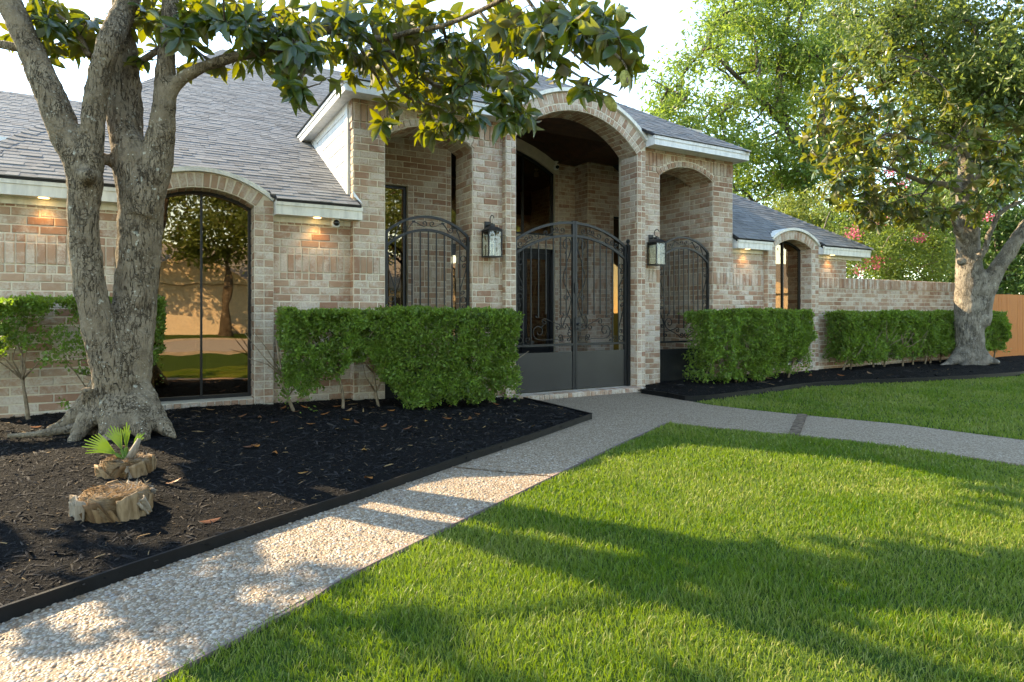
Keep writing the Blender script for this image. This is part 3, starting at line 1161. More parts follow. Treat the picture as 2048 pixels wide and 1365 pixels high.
f.course(2.46, 2.545, [(3.6, GA + hw)], 'R', 0)
f.course(2.545, 2.63, [(3.6, GA + hw)], 'S', 1)
f.course(2.63, 2.715, [(3.6, GA + hw)], 'R', 0)
wn = thing_part('window', GA, YK)
fo = [(GA - hw, 2.72)] + arc + [(GA + hw, 2.72)]
bb = B()
bb.strip([(x, YK + .09, z) for x, z in arc], .11, .06)
bb.box((GA + hw - .055, YK + .06, 2.72), (GA + hw, YK + .12, 4.0)).box((GA - hw, YK + .06, 2.72), (GA - hw + .055, YK + .12, 4.0)).box((GA - hw, YK + .06, 2.72), (GA + hw, YK + .12, 2.77))
for x in (GA - .62, GA + .12, GA + .98):
    bb.box((x - .02, YK + .062, 2.77), (x + .02, YK + .118, BW_ZC + math.sqrt(BW_R ** 2 - (x - GA) ** 2) - .03))
sub(bb, 'frame', MAT['black_frame'], wn)
sub(B().prism(xz(YK + .088, fo), (0, .006, 0)), 'pane', MAT['bronze_glass'], wn)
for x0, x1 in ((GA - hw + .03, GA - .64), (GA - .60, GA + .10), (GA + .14, GA + .96), (GA + 1.0, GA + hw - .03)):
    pts = [(x0, 2.74)] + [(x, BW_ZC + math.sqrt(BW_R ** 2 - (x - GA) ** 2) - .04) for x in np.linspace(x0, x1, 6)] + [(x1, 2.74)]
    sub(B().prism(xz(YK + .20, pts), (0, .004, 0)), 'roller_shade', MAT['shade'], wn)
dr = thing_part('front_door', GA, YK)
bb = B()
for x0, x1 in ((GA - hw, GA - hw + .08), (GA - 1.02, GA - .94), (GA + .94, GA + 1.02), (GA + hw - .08, GA + hw)):
    bb.box((x0, YK + .05, .09), (x1, YK + .16, 2.44))
bb.box((GA - hw, YK + .05, 2.37), (GA + hw, YK + .16, 2.457))
sub(bb, 'frame', MAT['black_frame'], dr)
for x0, x1 in ((GA - .935, GA - .005), (GA + .005, GA + .935), (GA - hw + .08, GA - 1.02), (GA + 1.02, GA + hw - .08)):
    s_ = .13 if x1 - x0 > .8 else .06
    lf = B()
    lf.box((x0, YK + .08, .09), (x1, YK + .13, .55)).box((x0, YK + .08, 2.25), (x1, YK + .13, 2.37)).box((x0, YK + .08, .55), (x0 + s_, YK + .13, 2.25)).box((x1 - s_, YK + .08, .55), (x1, YK + .13, 2.25))
    sub(lf, 'door_leaf' if s_ > .1 else 'sidelight', MAT['black_frame'], dr)
    sub(B().box((x0 + s_, YK + .10, .55), (x1 - s_, YK + .106, 2.25)), 'pane', MAT['bronze_glass'], dr)
# projecting block on the right with a narrow window, and the side wall behind the right opening
w = wall('courtyard_block', [(xz(YF, [(7.474, 0), (8.12, 0), (8.12, 3.16), (8.9, 3.16), (8.9, 0), (9.4, 0), (9.4, 4.4), (7.474, 4.4)]), (0, .2, 0)), (yz(7.474, [(YF + .2, 0), (YK, 0), (YK, 4.4), (YF + .2, 4.4)]), (.2, 0, 0))])
f = Fr((0, YF, 0), (1, 0, 0), (0, -1, 0), False, w)
lay(f, zs_entry(4.2, True), lambda z0, z1: [(7.474, 8.03), (8.99, 9.4)] if z1 < 3.25 else [(7.474, 9.4)])
for i in range(int(3.2 / CRS)):
    f.brick(8.03, 8.12, i * CRS, (i + 1) * CRS)
f.course(3.16, 3.25, [(8.03, 8.99)], 'R', 0)
f = Fr((7.474, YK, 0), (0, -1, 0), (-1, 0, 0), False, w)
lay(f, zs_entry(4.2, True), lambda z0, z1: [(0, YK - YF)])
wn = thing_part('window', 8.5, YF)
sub(B().box((8.12, YF + .05, 3.11), (8.9, YF + .1, 3.16)).box((8.12, YF + .05, .3), (8.16, YF + .1, 3.11)), 'frame', MAT['black_frame'], wn)
sub(B().box((8.16, YF + .07, .3), (8.9, YF + .076, 3.11)), 'pane', MAT['bronze_glass'], wn)
w = wall('courtyard_side_wall', [(yz(8.077, [(YE + DB, 0), (9.3, 0), (9.3, 4.4), (YE + DB, 4.4)]), (.3, 0, 0))])
f = Fr((8.077, 9.3, 0), (0, -1, 0), (-1, 0, 0), True, w)
lay(f, zs_entry(4.2, True), lambda z0, z1: [(0, 9.3 - YE - DB)])
hpart('courtyard_floor', B().box((2.1, YE + .1, -.02), (9.4, YK + .2, .05)), MAT['concrete'])
# porch ceiling of dark boards: shallow vault in the middle, flat at the sides
cl = thing_part('porch_ceiling', GA, 9)
for i in range(18):
    y0, y1 = YE + .30 + i * .158, YE + .30 + (i + .965) * .158
    bb = B()
    vlt = y0 > 8.55
    va = arc_pts(GA, 1.36, 3.33, -math.asin(1.75 / 3.33), math.asin(1.75 / 3.33), 12)
    xr = 8.3 if y0 < 9.2 else 9.3
    prof = [(2.1, ZC)] + [(x, max(z, ZC)) for x, z in va if vlt] + [(xr, ZC)]
    bb.prism(xz(y0, prof + [(x, z + .03) for x, z in prof[::-1]]), (0, y1 - y0, 0))
    sub(bb, 'board', MAT['dark_wood'], cl)
for x0, x1 in ((2.05, 4.0), (6.6, 8.07)):
    hpart('eave_backing', B().box((x0, YE + DB + .002, 3.6), (x1, YE + DB + .05, 4.16)), MAT['dark_wood'])
# rooms behind the panes
rm = B()
for x0, x1, y0, y1, z1 in ((-1.1, 1.95, 7.82, 11.5, 2.58), (8.75, 11.5, 7.82, 10.5, 2.58), (3.3, 7.4, YK + .4, 12.6, 4.8), (2.35, 3.8, YI + .27, 10.2, 4.0)):
    rm.box((x0, y1, .05), (x1, y1 + .1, z1)).box((x0, y0, .05), (x0 + .05, y1, z1)).box((x1 - .05, y0, .05), (x1, y1, z1)).box((x0, y0, z1), (x1, y1, z1 + .06))
hpart('interior_wall', rm, MAT['interior'])
rm = B()
for x0, x1, y0, y1 in ((-1.1, 1.95, 7.79, 11.5), (8.75, 11.5, 7.79, 10.5), (3.3, 7.4, YK + .25, 12.6)):
    rm.box((x0, y0, .12), (x1, y1, .24))
hpart('interior_floor', rm, MAT['interior_floor'])
bb = B().box((-.05, 9.0, .24), (.45, 9.5, .70)).box((-.05, 9.42, .70), (.45, 9.52, 1.15)).box((-.15, 9.0, .24), (-.05, 9.52, .85)).box((.45, 9.0, .24), (.55, 9.52, .85))
ch = tag(bb.build('armchair', simple('chair_leather', (.10, .055, .035), .5, .3)), 'dark blocky armchair standing inside the arched window by the magnolia', 'armchair')
# ---------------------------------------------------------------- eaves and siding
def eave(x0, x1, yf, z0, z1, ywall, endcap=True):
    bb = B()
    bb.box((x0, yf, z0), (x1, yf + .022, z1 - .05)).box((x0 - .004, yf - .014, z1 - .052), (x1 + .004, yf + .018, z1))
    hpart('fascia', bb, MAT['white'])
    bb = B().box((x0 + .002, yf + .022, z0 + .012), (x1 - .002, ywall, z0 + .03)).box((x0 + .002, ywall - .022, z0 - .055), (x1 - .002, ywall - .002, z0 + .012))
    hpart('soffit', bb, MAT['white'])
    for x in (x0, x1):
        bb = B()
        s_ = .02 if x == x0 else -.02
        bb.prism([(x, yf + .022, z0 + .002), (x, ywall, z0 + .002), (x, ywall, z1 + .09), (x, yf + .022, z1 - .054)], (s_, 0, 0))
        hpart('eave_return', bb, MAT['siding'])


ZF0, ZF1 = 2.285, 2.44
YFS = 7.31
eave(-1.66, BAY_L - .72, YFS, ZF0, ZF1, YM)
eave(BAY_L + .72, 2.115, YFS, ZF0, ZF1, YM)
eave(8.60, BAY_R - .75, YFS + .03, ZF0, ZF1, YM)
eave(BAY_R + .72, 12.43, YFS + .03, ZF0, ZF1, YM)
# upper eaves of the entry block: front pieces stop at the arch, left side runs back over the siding
YEF = 7.12
ZE0, ZE1 = 3.725, 3.86
XL, XRR = 1.86, 8.60
for x0, x1 in ((XL, GA - 1.228), (GA + 1.228, XRR)):
    bb = B().box((x0, YEF, ZE0), (x1, YEF + .022, ZE1 - .045)).box((x0 - .01, YEF - .014, ZE1 - .047), (x1, YEF + .018, ZE1))
    if x0 == XL:
        bb.box((XL, YEF + .020, ZE0), (XL + .022, 9.75, ZE1 - .045)).box((XL - .014, YEF - .012, ZE1 - .0465), (XL + .018, 9.9, ZE1 - .0005))
    else:
        bb.box((XRR - .022, YEF + .020, ZE0), (XRR - .0005, 9.9, ZE1 - .045))
    hpart('fascia', bb, MAT['siding'])
for x in (GA - 1.252, GA + 1.232):
    hpart('eave_return', B().prism([(x, YEF + .022, ZE0 + .001), (x, YE, ZE0 + .001), (x, YE, ZE1 + .17), (x, YEF + .022, ZE1 - .02)], (.02, 0, 0)), MAT['siding'])
for x0, x1 in ((XL + .024, GA - 1.232), (GA + 1.24, XRR - .024)):
    bb = B().box((x0, YEF + .024, ZE0 + .02), (x1, YE - .012, ZE0 + .036))
    if x0 < 3:
        bb.box((XL + .024, YE - .0125, ZE0 + .0205), (2.034, 9.7, ZE0 + .0355))
    else:
        bb.box((8.55, YE - .0125, ZE0 + .0205), (XRR - .024, 9.7, ZE0 + .0355))
    hpart('soffit', bb, MAT['siding'])
# side of the entry block above the lower roof: siding boards and corner trim
sl, yr0, zr0 = .54, YFS - .03, ZF1 + .012


def roof_z(y):
    return zr0 + sl * (y - yr0)


sd = thing_part('side_gable', 2.03, 8.5)
y_top = yr0 + (ZE0 - zr0) / sl
sub(B().prism([(2.035, YM + .02, roof_z(YM) - .2), (2.035, y_top + .3, roof_z(y_top) - .2), (2.035, y_top + .3, ZE0 + .02), (2.035, YM + .02, ZE0 + .02)], (.02, 0, 0)), 'sheathing', MAT['siding'], sd)
zb = roof_z(YM) - .1
while zb < ZE0:
    ya, yb = YM + .02, yr0 + (zb - zr0) / sl + .25
    zt_ = min(zb + .19, ZE0 + .015)
    bb = B().prism([(2.035, ya, zb), (2.035, max(yb, ya + .05), zb), (2.035, max(yb, ya + .05) + .2, zt_), (2.035, ya, zt_)], (-.016, 0, 0))
    bb.v = [(x - (.010 if (x < 2.03 and abs(z - zb) < 1e-6) else 0), y, z) for x, y, z in bb.v]
    sub(bb, 'siding_board', MAT['siding'], sd)
    zb += .19
sub(B().box((2.004, YM + .016, roof_z(YM) - .05), (2.034, YM + .13, ZE0 + .02)), 'corner_board', MAT['siding'], sd)
sub(B().prism([(2.006, YM + .1, roof_z(YM + .1) + .01), (2.006, y_top, roof_z(y_top) + .01), (2.006, y_top, roof_z(y_top) + .12), (2.006, YM + .1, roof_z(YM + .1) + .12)], (.026, 0, 0)), 'skirt_board', MAT['siding'], sd)
sub(B().box((2.008, YM + .13, ZE0 - .09), (2.034, y_top, ZE0 + .018)), 'frieze_board', MAT['siding'], sd)

# ---------------------------------------------------------------- roofs
SH = []     # shingles: (centre, u, v, n, lu, lv)


def notch(cx_, zc, r_, hw_, y0, z0, s_):
    """edge of a roof plane where a barrel roof runs into it, left to right"""
    o_ = []
    for i in range(13):
        x = cx_ - hw_ + 2 * hw_ * i / 12
        z = max(zc + math.sqrt(r_ * r_ - (x - cx_) ** 2), z0)
        o_.append((x, y0 + (z - z0) / s_, z))
    return [(cx_ - hw_ - .002, y0, z0)] + o_ + [(cx_ + hw_ + .002, y0, z0)]


def roof_plane(pts, eave_dir, expo=.106, name='roof', shingles=True, up3=-1):
    """pts convex polygon, first point on the eave; eave_dir along the eave"""
    P = [Vector(p) for p in pts]
    nrm = Vector(eave_dir).cross(P[up3] - P[0]).normalized()
    if nrm.z < 0:
        nrm = -nrm
    u = Vector(eave_dir).normalized()
    v = nrm.cross(u).normalized()
    if v.z < 0:
        v = -v
    rf = hpart(name, B().prism([p - nrm * .03 for p in P], nrm * .03), MAT['deck'])
    if not shingles:
        return rf
    Q = [((p - P[0]).dot(u), (p - P[0]).dot(v)) for p in P]
    vmax = max(q[1] for q in Q)

    def iv(vv):
        xs = []
        for i in range(len(Q)):
            (a, c_), (b_, d_) = Q[i], Q[(i + 1) % len(Q)]
            if (c_ - vv) * (d_ - vv) < 0:
                xs.append(a + (b_ - a) * (vv - c_) / (d_ - c_))
        xs.sort()
        return [(xs[i], xs[i + 1]) for i in range(0, len(xs) - 1, 2)]
    k = 0
    vv = 0.0
    while vv < vmax:
        for r_ in iv(min(vv + expo * .5, vmax - 1e-4)):
            x = r_[0] - random.uniform(0, .2)
            while x < r_[1]:
                wd = random.choice((.10, .14, .18, .24))
                a, b_ = max(x, r_[0]), min(x + wd, r_[1])
                if b_ - a > .03:
                    thick = .007 if random.random() < .5 else .011
                    SH.append((rf, P[0] + u * ((a + b_) / 2) + v * (vv - .012 * (k == 0)), u, v, nrm, b_ - a - .003, expo + .05, thick))
                x += wd
        vv += expo
        k += 1
    return rf


PK = Vector((1.39, 16.9, roof_z(16.9)))
BR_ = WIN_R + RB + .047
roof_plane([(-1.68, yr0, zr0)] + notch(BAY_L, WIN_ZC, BR_, .725, yr0, zr0, sl) + [(2.10, yr0, zr0), (2.10, YE, roof_z(YE)), (2.03, YE, roof_z(YE)), (2.03, 10.2, roof_z(10.2)), (2.16, 10.4, roof_z(10.4)), (3.12, 13, roof_z(13)), (5.2, 16.9, PK.z), PK], (1, 0, 0))
roof_plane([(3.1, 13.0, roof_z(13)), (9.5, 13.0, roof_z(13)), (9.5, 16.9, PK.z), (5.2, 16.9, PK.z)], (1, 0, 0), shingles=False)
roof_plane([(-1.68, yr0, zr0), (-1.68, 24, zr0), PK], (0, 1, 0), name='roof_flank', shingles=False)
sr = .66
HX = 12.46
roof_plane([(8.56, YFS, zr0)] + notch(BAY_R, WIN_ZC, BR_, .725, YFS, zr0, sr) + [(HX, YFS, zr0), (8.56, YFS + (HX - 8.56), zr0 + sr * (HX - 8.56))], (1, 0, 0))
roof_plane([(HX, YFS, zr0), (HX, 15, zr0), (8.56, 15, zr0 + sr * (HX - 8.56)), (8.56, YFS + (HX - 8.56), zr0 + sr * (HX - 8.56))], (0, 1, 0), name='roof_flank', shingles=False)
EA, EB_, EC, ED_ = Vector((XL - .02, YEF - .02, ZE1 + .008)), Vector((XRR + .02, YEF - .02, ZE1 + .008)), Vector((4.88, 10.83, 6.27)), Vector((3.48, 10.83, 6.27))
roof_plane([EA] + notch(GA, G_ZC, ro + .05, 1.24, EA.y, EA.z, (EC.z - EA.z) / (EC.y - EA.y)) + [EB_, EC, ED_], (1, 0, 0))
roof_plane([(XL - .02, YEF - .02, ZE1 + .008), (XL - .02, 13, ZE1 + .008), (3.48, 13, 6.27), ED_], (0, 1, 0), name='roof_flank', shingles=True)
roof_plane([EB_, (XRR + .02, 13, ZE1 + .008), (4.88, 13, 6.27), EC], (0, 1, 0), name='roof_flank', shingles=False)
roof_plane([(-10, 12.0, 3.83), (-.2, 12.0, 3.83), (.6, 14.6, 5.24), (-10, 14.6, 5.24)], (1, 0, 0), name='wing_roof')
bb = B().box((-10, 11.98, 3.68), (-.3, 12.0, 3.84))
hpart('fascia', bb, MAT['siding'])


def caps(a, b_, n1, n2, name='ridge_cap'):
    """overlapping cap shingles along a hip or ridge"""
    a, b_ = Vector(a), Vector(b_)
    t = (b_ - a).normalized()
    L = (b_ - a).length
    n1, n2 = Vector(n1).normalized(), Vector(n2).normalized()
    s1, s2 = n1.cross(t).normalized(), n2.cross(t).normalized()
    if s1.dot(n2) > 0:
        s1 = -s1
    if s2.dot(n1) > 0:
        s2 = -s2
    up = (n1 + n2).normalized()
    e = .15
    nn = int(L / e)
    mesh = None
    for i in range(nn):
        if mesh is None:
            bb = B()
            v0 = [up * .022, s1 * .13 + n1 * .016, s2 * .13 + n2 * .016]
            v1 = [q + t * (e + .03) - up * .013 for q in v0]
            lo = [q - up * .014 for q in v0]
            bb.add(v0 + v1 + lo, [(0, 1, 4, 3), (2, 0, 3, 5), (6, 7, 1, 0), (8, 6, 0, 2)])
            mesh = bb.mesh(name)
        ob = link(name, mesh, MAT['shingle'], house)
        ob.matrix_parent_inverse = HO
        ob.location = a + t * (i * e)


nf = Vector((0, -sl, 1))
caps((-1.68, yr0, zr0), PK, nf, (-1.6, 0, 1))
caps(PK, (9.5, 16.9, PK.z), nf, (0, sl, 1))
caps((HX, YFS, zr0), (8.56, YFS + (HX - 8.56), zr0 + sr * (HX - 8.56)), (0, -sr, 1), (sr, 0, 1))
caps(EB_, EC, (0, -.64, 1), (.64, 0, 1))
caps(EA, ED_, (0, -.64, 1), (-1.48, 0, 1))
caps(ED_, EC, (0, -.64, 1), (0, .64, 1))
caps((-10, 14.6, 5.24), (.6, 14.6, 5.24), (0, -.54, 1), (0, .54, 1))
bb = B()
bb.prism([(2.11, yr0, zr0 + .02), (2.11, YE, roof_z(YE) + .02), (2.035, YE, roof_z(YE) + .12), (2.035, yr0 + .1, zr0 + .12)], (-.004, 0, 0))
hpart('step_flashing', bb, MAT['siding'])

# ---------------------------------------------------------------- boundary wall and fence
gwall = thing('garden_wall', 'low tan brick garden wall behind the long clipped hedge, soldier course on top', 'wall', (14, 7.6, 0))
gb = B().prism(xz(7.58, [(11.965, 0), (17.05, 0), (17.05, 1.868), (11.965, 1.868)]), (0, .22, 0)).build('mortar_core', MAT['mortar'], gwall)
gb.matrix_parent_inverse = Matrix.Translation(-Vector((14, 7.6, 0)))
HB, BR = BR, []
f = Fr((0, 7.58, 0), (1, 0, 0), (0, -1, 0), True, gb)
z = 1.571
zz = []
while z > .02:
    zz.append((z - .084, z, 'S', 0))
    z -= .084
lay(f, zz + [(1.571, 1.655, 'R', .004), (1.655, 1.868, 'V', .016)], lambda z0, z1: [(11.97, 17.04)])
for i in range(63):
    x = 11.97 + (i + .5) * .0805
    BR.append((gb, Vector((x, 7.69, 1.870)), Vector((1, 0, 0)), Vector((0, 1, 0)), Vector((0, 0, 1)), .068, .235, False))
WB, BR = BR, []


def brick_verts(lu, lv, rs, p=.007):
    c_ = .0055
    j = lambda a: rs.uniform(-a, a)
    v = [(-lu / 2, -lv / 2, -.012), (lu / 2, -lv / 2, -.012), (lu / 2, lv / 2, -.012), (-lu / 2, lv / 2, -.012)]
    rim = [(x + j(.0026), y + j(.0026), p - .0045 + j(.0015)) for x, y, _ in v]
    fr_ = [(x - math.copysign(c_, x) + j(.0022), y - math.copysign(c_, y) + j(.0022), p + j(.002)) for x, y, _ in v]
    return v + rim + fr_


BF = [(0, 1, 5, 4), (1, 2, 6, 5), (2, 3, 7, 6), (3, 0, 4, 7), (4, 5, 9, 8), (5, 6, 10, 9), (6, 7, 11, 10), (7, 4, 8, 11), (8, 9, 10, 11)]


def hidden(c_):
    """roughly: does a hedge stand in front of this brick"""
    for x0, x1, y0 in ((1.0, 3.9, 6.5), (6.9, 10.0, 6.7), (10.4, 17.4, 6.95), (-2.5, 0, 6.8)):
        if c_.y > y0 and c_.z < 1.19:
            t = y0 / c_.y
            if x0 < c_.x * t < x1:
                return True
    u = (c_.x * CY - c_.y * SY) / dep(c_.x, c_.y) * 1250 + 1024
    if u < 2 or u > 2046:
        return True
    yy = 624 - (c_.z - EYE) * 1250 / dep(c_.x, c_.y)
    if yy > 330 and (140 < u < 205 or 222 < u < 322):
        return True
    return False


def emit_bricks(lst, top, nmax, core):
    def score(q):
        c_, n_ = q[1], q[4]
        vd = (Vector((0, 0, EYE)) - c_)
        return -q[5] * q[6] * max(n_.dot(vd.normalized()), 0) / vd.length_squared
    cand = sorted([i for i, q in enumerate(lst) if q[7] and not hidden(q[1])], key=lambda i: score(lst[i]))[:nmax]
    single = set(cand)
    cache = {}
    rs = random.Random(3)
    for i in cand:
        ow, c_, u, v, n_, lu, lv, _ = lst[i]
        key = (round(lu / .006), round(lv / .006), rs.randrange(3))
        if key not in cache:
            me = bpy.data.meshes.new('brick')
            me.from_pydata(brick_verts(key[0] * .006, key[1] * .006, rs), [], BF)
            cache[key] = me
        ob = link('brick', cache[key], MAT['brick'], ow)
        mw = Matrix((u, v, n_)).transposed().to_4x4()
        mw.translation = c_
        if ow.parent is gwall:
            ob.matrix_parent_inverse = Matrix.Identity(4)
        ob.matrix_basis = mw
    vv, ff, rr = [], [], []
    for i, (ow, c_, u, v, n_, lu, lv, _) in enumerate(lst):
        if i in single:
            continue
        k_ = len(vv)
        r_ = rs.random()
        for a, b_, c2 in brick_verts(lu, lv, rs):
            vv.append(c_ + u * a + v * b_ + n_ * c2)
            rr.append(r_)
        ff += [tuple(x + k_ for x in q) for q in BF]
    me = np_mesh('brickwork', np.array([tuple(x) for x in vv]), np.array(ff), np.array(rr))
    ob = link('brickwork', me, MAT['brick'], top)
    ob.matrix_parent_inverse = Matrix.Translation(-Vector(top.location))
    tag(ob, kind='stuff')


emit_bricks(HB, house, 300, None)
emit_bricks(WB, gwall, 260, None)


def emit_shingles():
    def sv(lu, lv, th):
        # butt edge at v=0 stands proud, head end tucks under the next course
        return [(-lu / 2, 0, th), (lu / 2, 0, th), (lu / 2, lv, .0015), (-lu / 2, lv, .0015), (-lu / 2, 0, -.001), (lu / 2, 0, -.001)]
    SFc = [(0, 1, 2, 3), (4, 5, 1, 0), (4, 0, 3, 3), (5, 2, 1, 1)]
    SF = [(0, 1, 2, 3), (4, 5, 1, 0)]

    def score(q):
        c_ = q[1]
        vd = Vector((0, 0, EYE)) - c_
        u_ = (c_.x * CY - c_.y * SY) / max(dep(c_.x, c_.y), .1) * 1250 + 1024
        if not (0 < u_ < 2048) or (135 < u_ < 330):
            return 1
        return -q[5] * .14 * max(q[4].dot(vd.normalized()), 0) / vd.length_squared
    order = sorted(range(len(SH)), key=lambda i: score(SH[i]))[:300]
    single = set(order)
    cache = {}
    for i in order:
        rf, c_, u, v, n_, lu, lv, th = SH[i]
        key = (round(lu / .01), th)
        if key not in cache:
            me = bpy.data.meshes.new('shingle')
            me.from_pydata(sv(key[0] * .01, lv, th), [], SF)
            cache[key] = me
        ob = link('shingle', cache[key], MAT['shingle'], rf)
        mw = Matrix((u, v, n_)).transposed().to_4x4()
        mw.translation = c_ + n_ * .004
        ob.matrix_basis = mw
    vv, ff, rr = [], [], []
    for i, (rf, c_, u, v, n_, lu, lv, th) in enumerate(SH):
        if i in single:
            continue
        k_ = len(vv)
        r_ = random.random()
        for a, b_, c2 in sv(lu, lv, th):
            vv.append(tuple(c_ + u * a + v * b_ + n_ * (c2 + .004)))
            rr.append(r_)
        ff += [tuple(x + k_ for x in q) for q in SF]
    ob = link('shingles', np_mesh('shingles', np.array(vv), np.array(ff), np.array(rr)), MAT['shingle'], house)
    ob.matrix_parent_inverse = HO
    tag(ob, kind='stuff')


emit_shingles()

m = M('cedar_plank', rough=.65, spec=.25)
gr = m.noise(5, 5, .6, m.mapping((9, 9, .6)))
m.color(m.mix(m.ramp(m.rnd(), [(0, 0.0), (1, .55)]), m.ramp(gr, [(.3, (.42, .10, .007)), (.7, (.58, .165, .014))]), (.48, .12, .008)))
m.bump(gr, .3, .004)
MAT['cedar'] = m.m
fence = thing('cedar_fence', 'orange stained cedar plank fence beside the pale magnolia trunk', 'fence', (17.1, 7.42, 0))
pk = B().box((0, 0, 0), (.136, .018, 1.43)).mesh('plank')
for i in range(26):
    o = link('plank', pk, MAT['cedar'], fence)
    o.location = (i * .139, random.uniform(-.002, .003), .20 + random.uniform(-.006, .006))
link('kick_board', B().box((0, -.024, .03), (3.6, -.006, .20)).mesh('kick_board'), MAT['cedar'], fence)
for z in (.5, 1.3):
    link('rail', B().box((0, .02, z), (3.6, .06, z + .09)).mesh('rail'), MAT['cedar'], fence)
link('latch', B().box((.30, -.03, 1.18), (.33, -.002, 1.36)).box((.25, -.03, 1.25), (.42, -.006, 1.28)).mesh('latch'), MAT['iron'], fence)
for x in (-.06, 1.9, 3.62):
    link('post', B().box((x, .0, -.05), (x + .09, .09, 1.60)).mesh('post'), MAT['cedar'], fence)

# ---------------------------------------------------------------- wrought iron
def spiral(cx_, cz, r0, turns, a0, hand=1, n=22, rmin=.2):
    """from the outside in; a0 start angle"""
    o_ = []
    for i in range(n + 1):
        t = i / n
        r_ = r0 * (1 - (1 - rmin) * t)
        a_ = a0 + hand * turns * 2 * math.pi * t
        o_.append((cx_ + r_ * math.cos(a_), cz + r_ * math.sin(a_)))
    return o_


def scroll(p0, p1, r0, r1, h0=1, h1=-1, y=0.0, turns=1.15):
    """S or C scroll: spirals of radius r0,r1 round p0,p1 joined by a smooth stem"""
    d_ = math.atan2(p1[1] - p0[1], p1[0] - p0[0])
    s0 = spiral(p0[0], p0[1], r0, turns, d_ - h0 * 1.2, -h0)[::-1]
    s1 = spiral(p1[0], p1[1], r1, turns, d_ + math.pi - h1 * 1.2, -h1)
    mid = [s0[-2], s0[-1], s1[0], s1[1]]
    a, b_ = np.array(s0[-1]), np.array(s1[0])
    ta, tb = (a - np.array(s0[-2])), (np.array(s1[1]) - b_)
    ta = ta / np.linalg.norm(ta) * np.linalg.norm(b_ - a) * .9
    tb = tb / np.linalg.norm(tb) * np.linalg.norm(b_ - a) * .9
    st = []
    for i in range(1, 10):
        t = i / 10
        h = (2 * t ** 3 - 3 * t * t + 1) * a + (t ** 3 - 2 * t * t + t) * ta + (-2 * t ** 3 + 3 * t * t) * b_ + (t ** 3 - t * t) * tb
        st.append(tuple(h))
    return s0 + st + s1


def circ(x, z, r_, n=20):
    return [(x + r_ * math.cos(2 * math.pi * i / n), z + r_ * math.sin(2 * math.pi * i / n)) for i in range(n + 1)]


def iron_strip(pts, name, parent, w=.008, d=.016):
    bb = B().strip([(x, 0, z) for x, z in pts], w, d)
    return link(name, bb.mesh(name), MAT['iron'], parent)


def leaf_bit(x, z, a, parent, s=.045):
    pts = [(0, 0), (.35, .22), (.8, .16), (1.1, -.05), (.7, -.12), (.3, -.1)]
    c_, s_ = math.cos(a) * s, math.sin(a) * s
    bb = B().prism([(x + p * c_ - q * s_, -.006, z + p * s_ + q * c_) for p, q in pts], (0, .012, 0))
    link('iron_leaf', bb.mesh('iron_leaf'), MAT['iron'], parent)


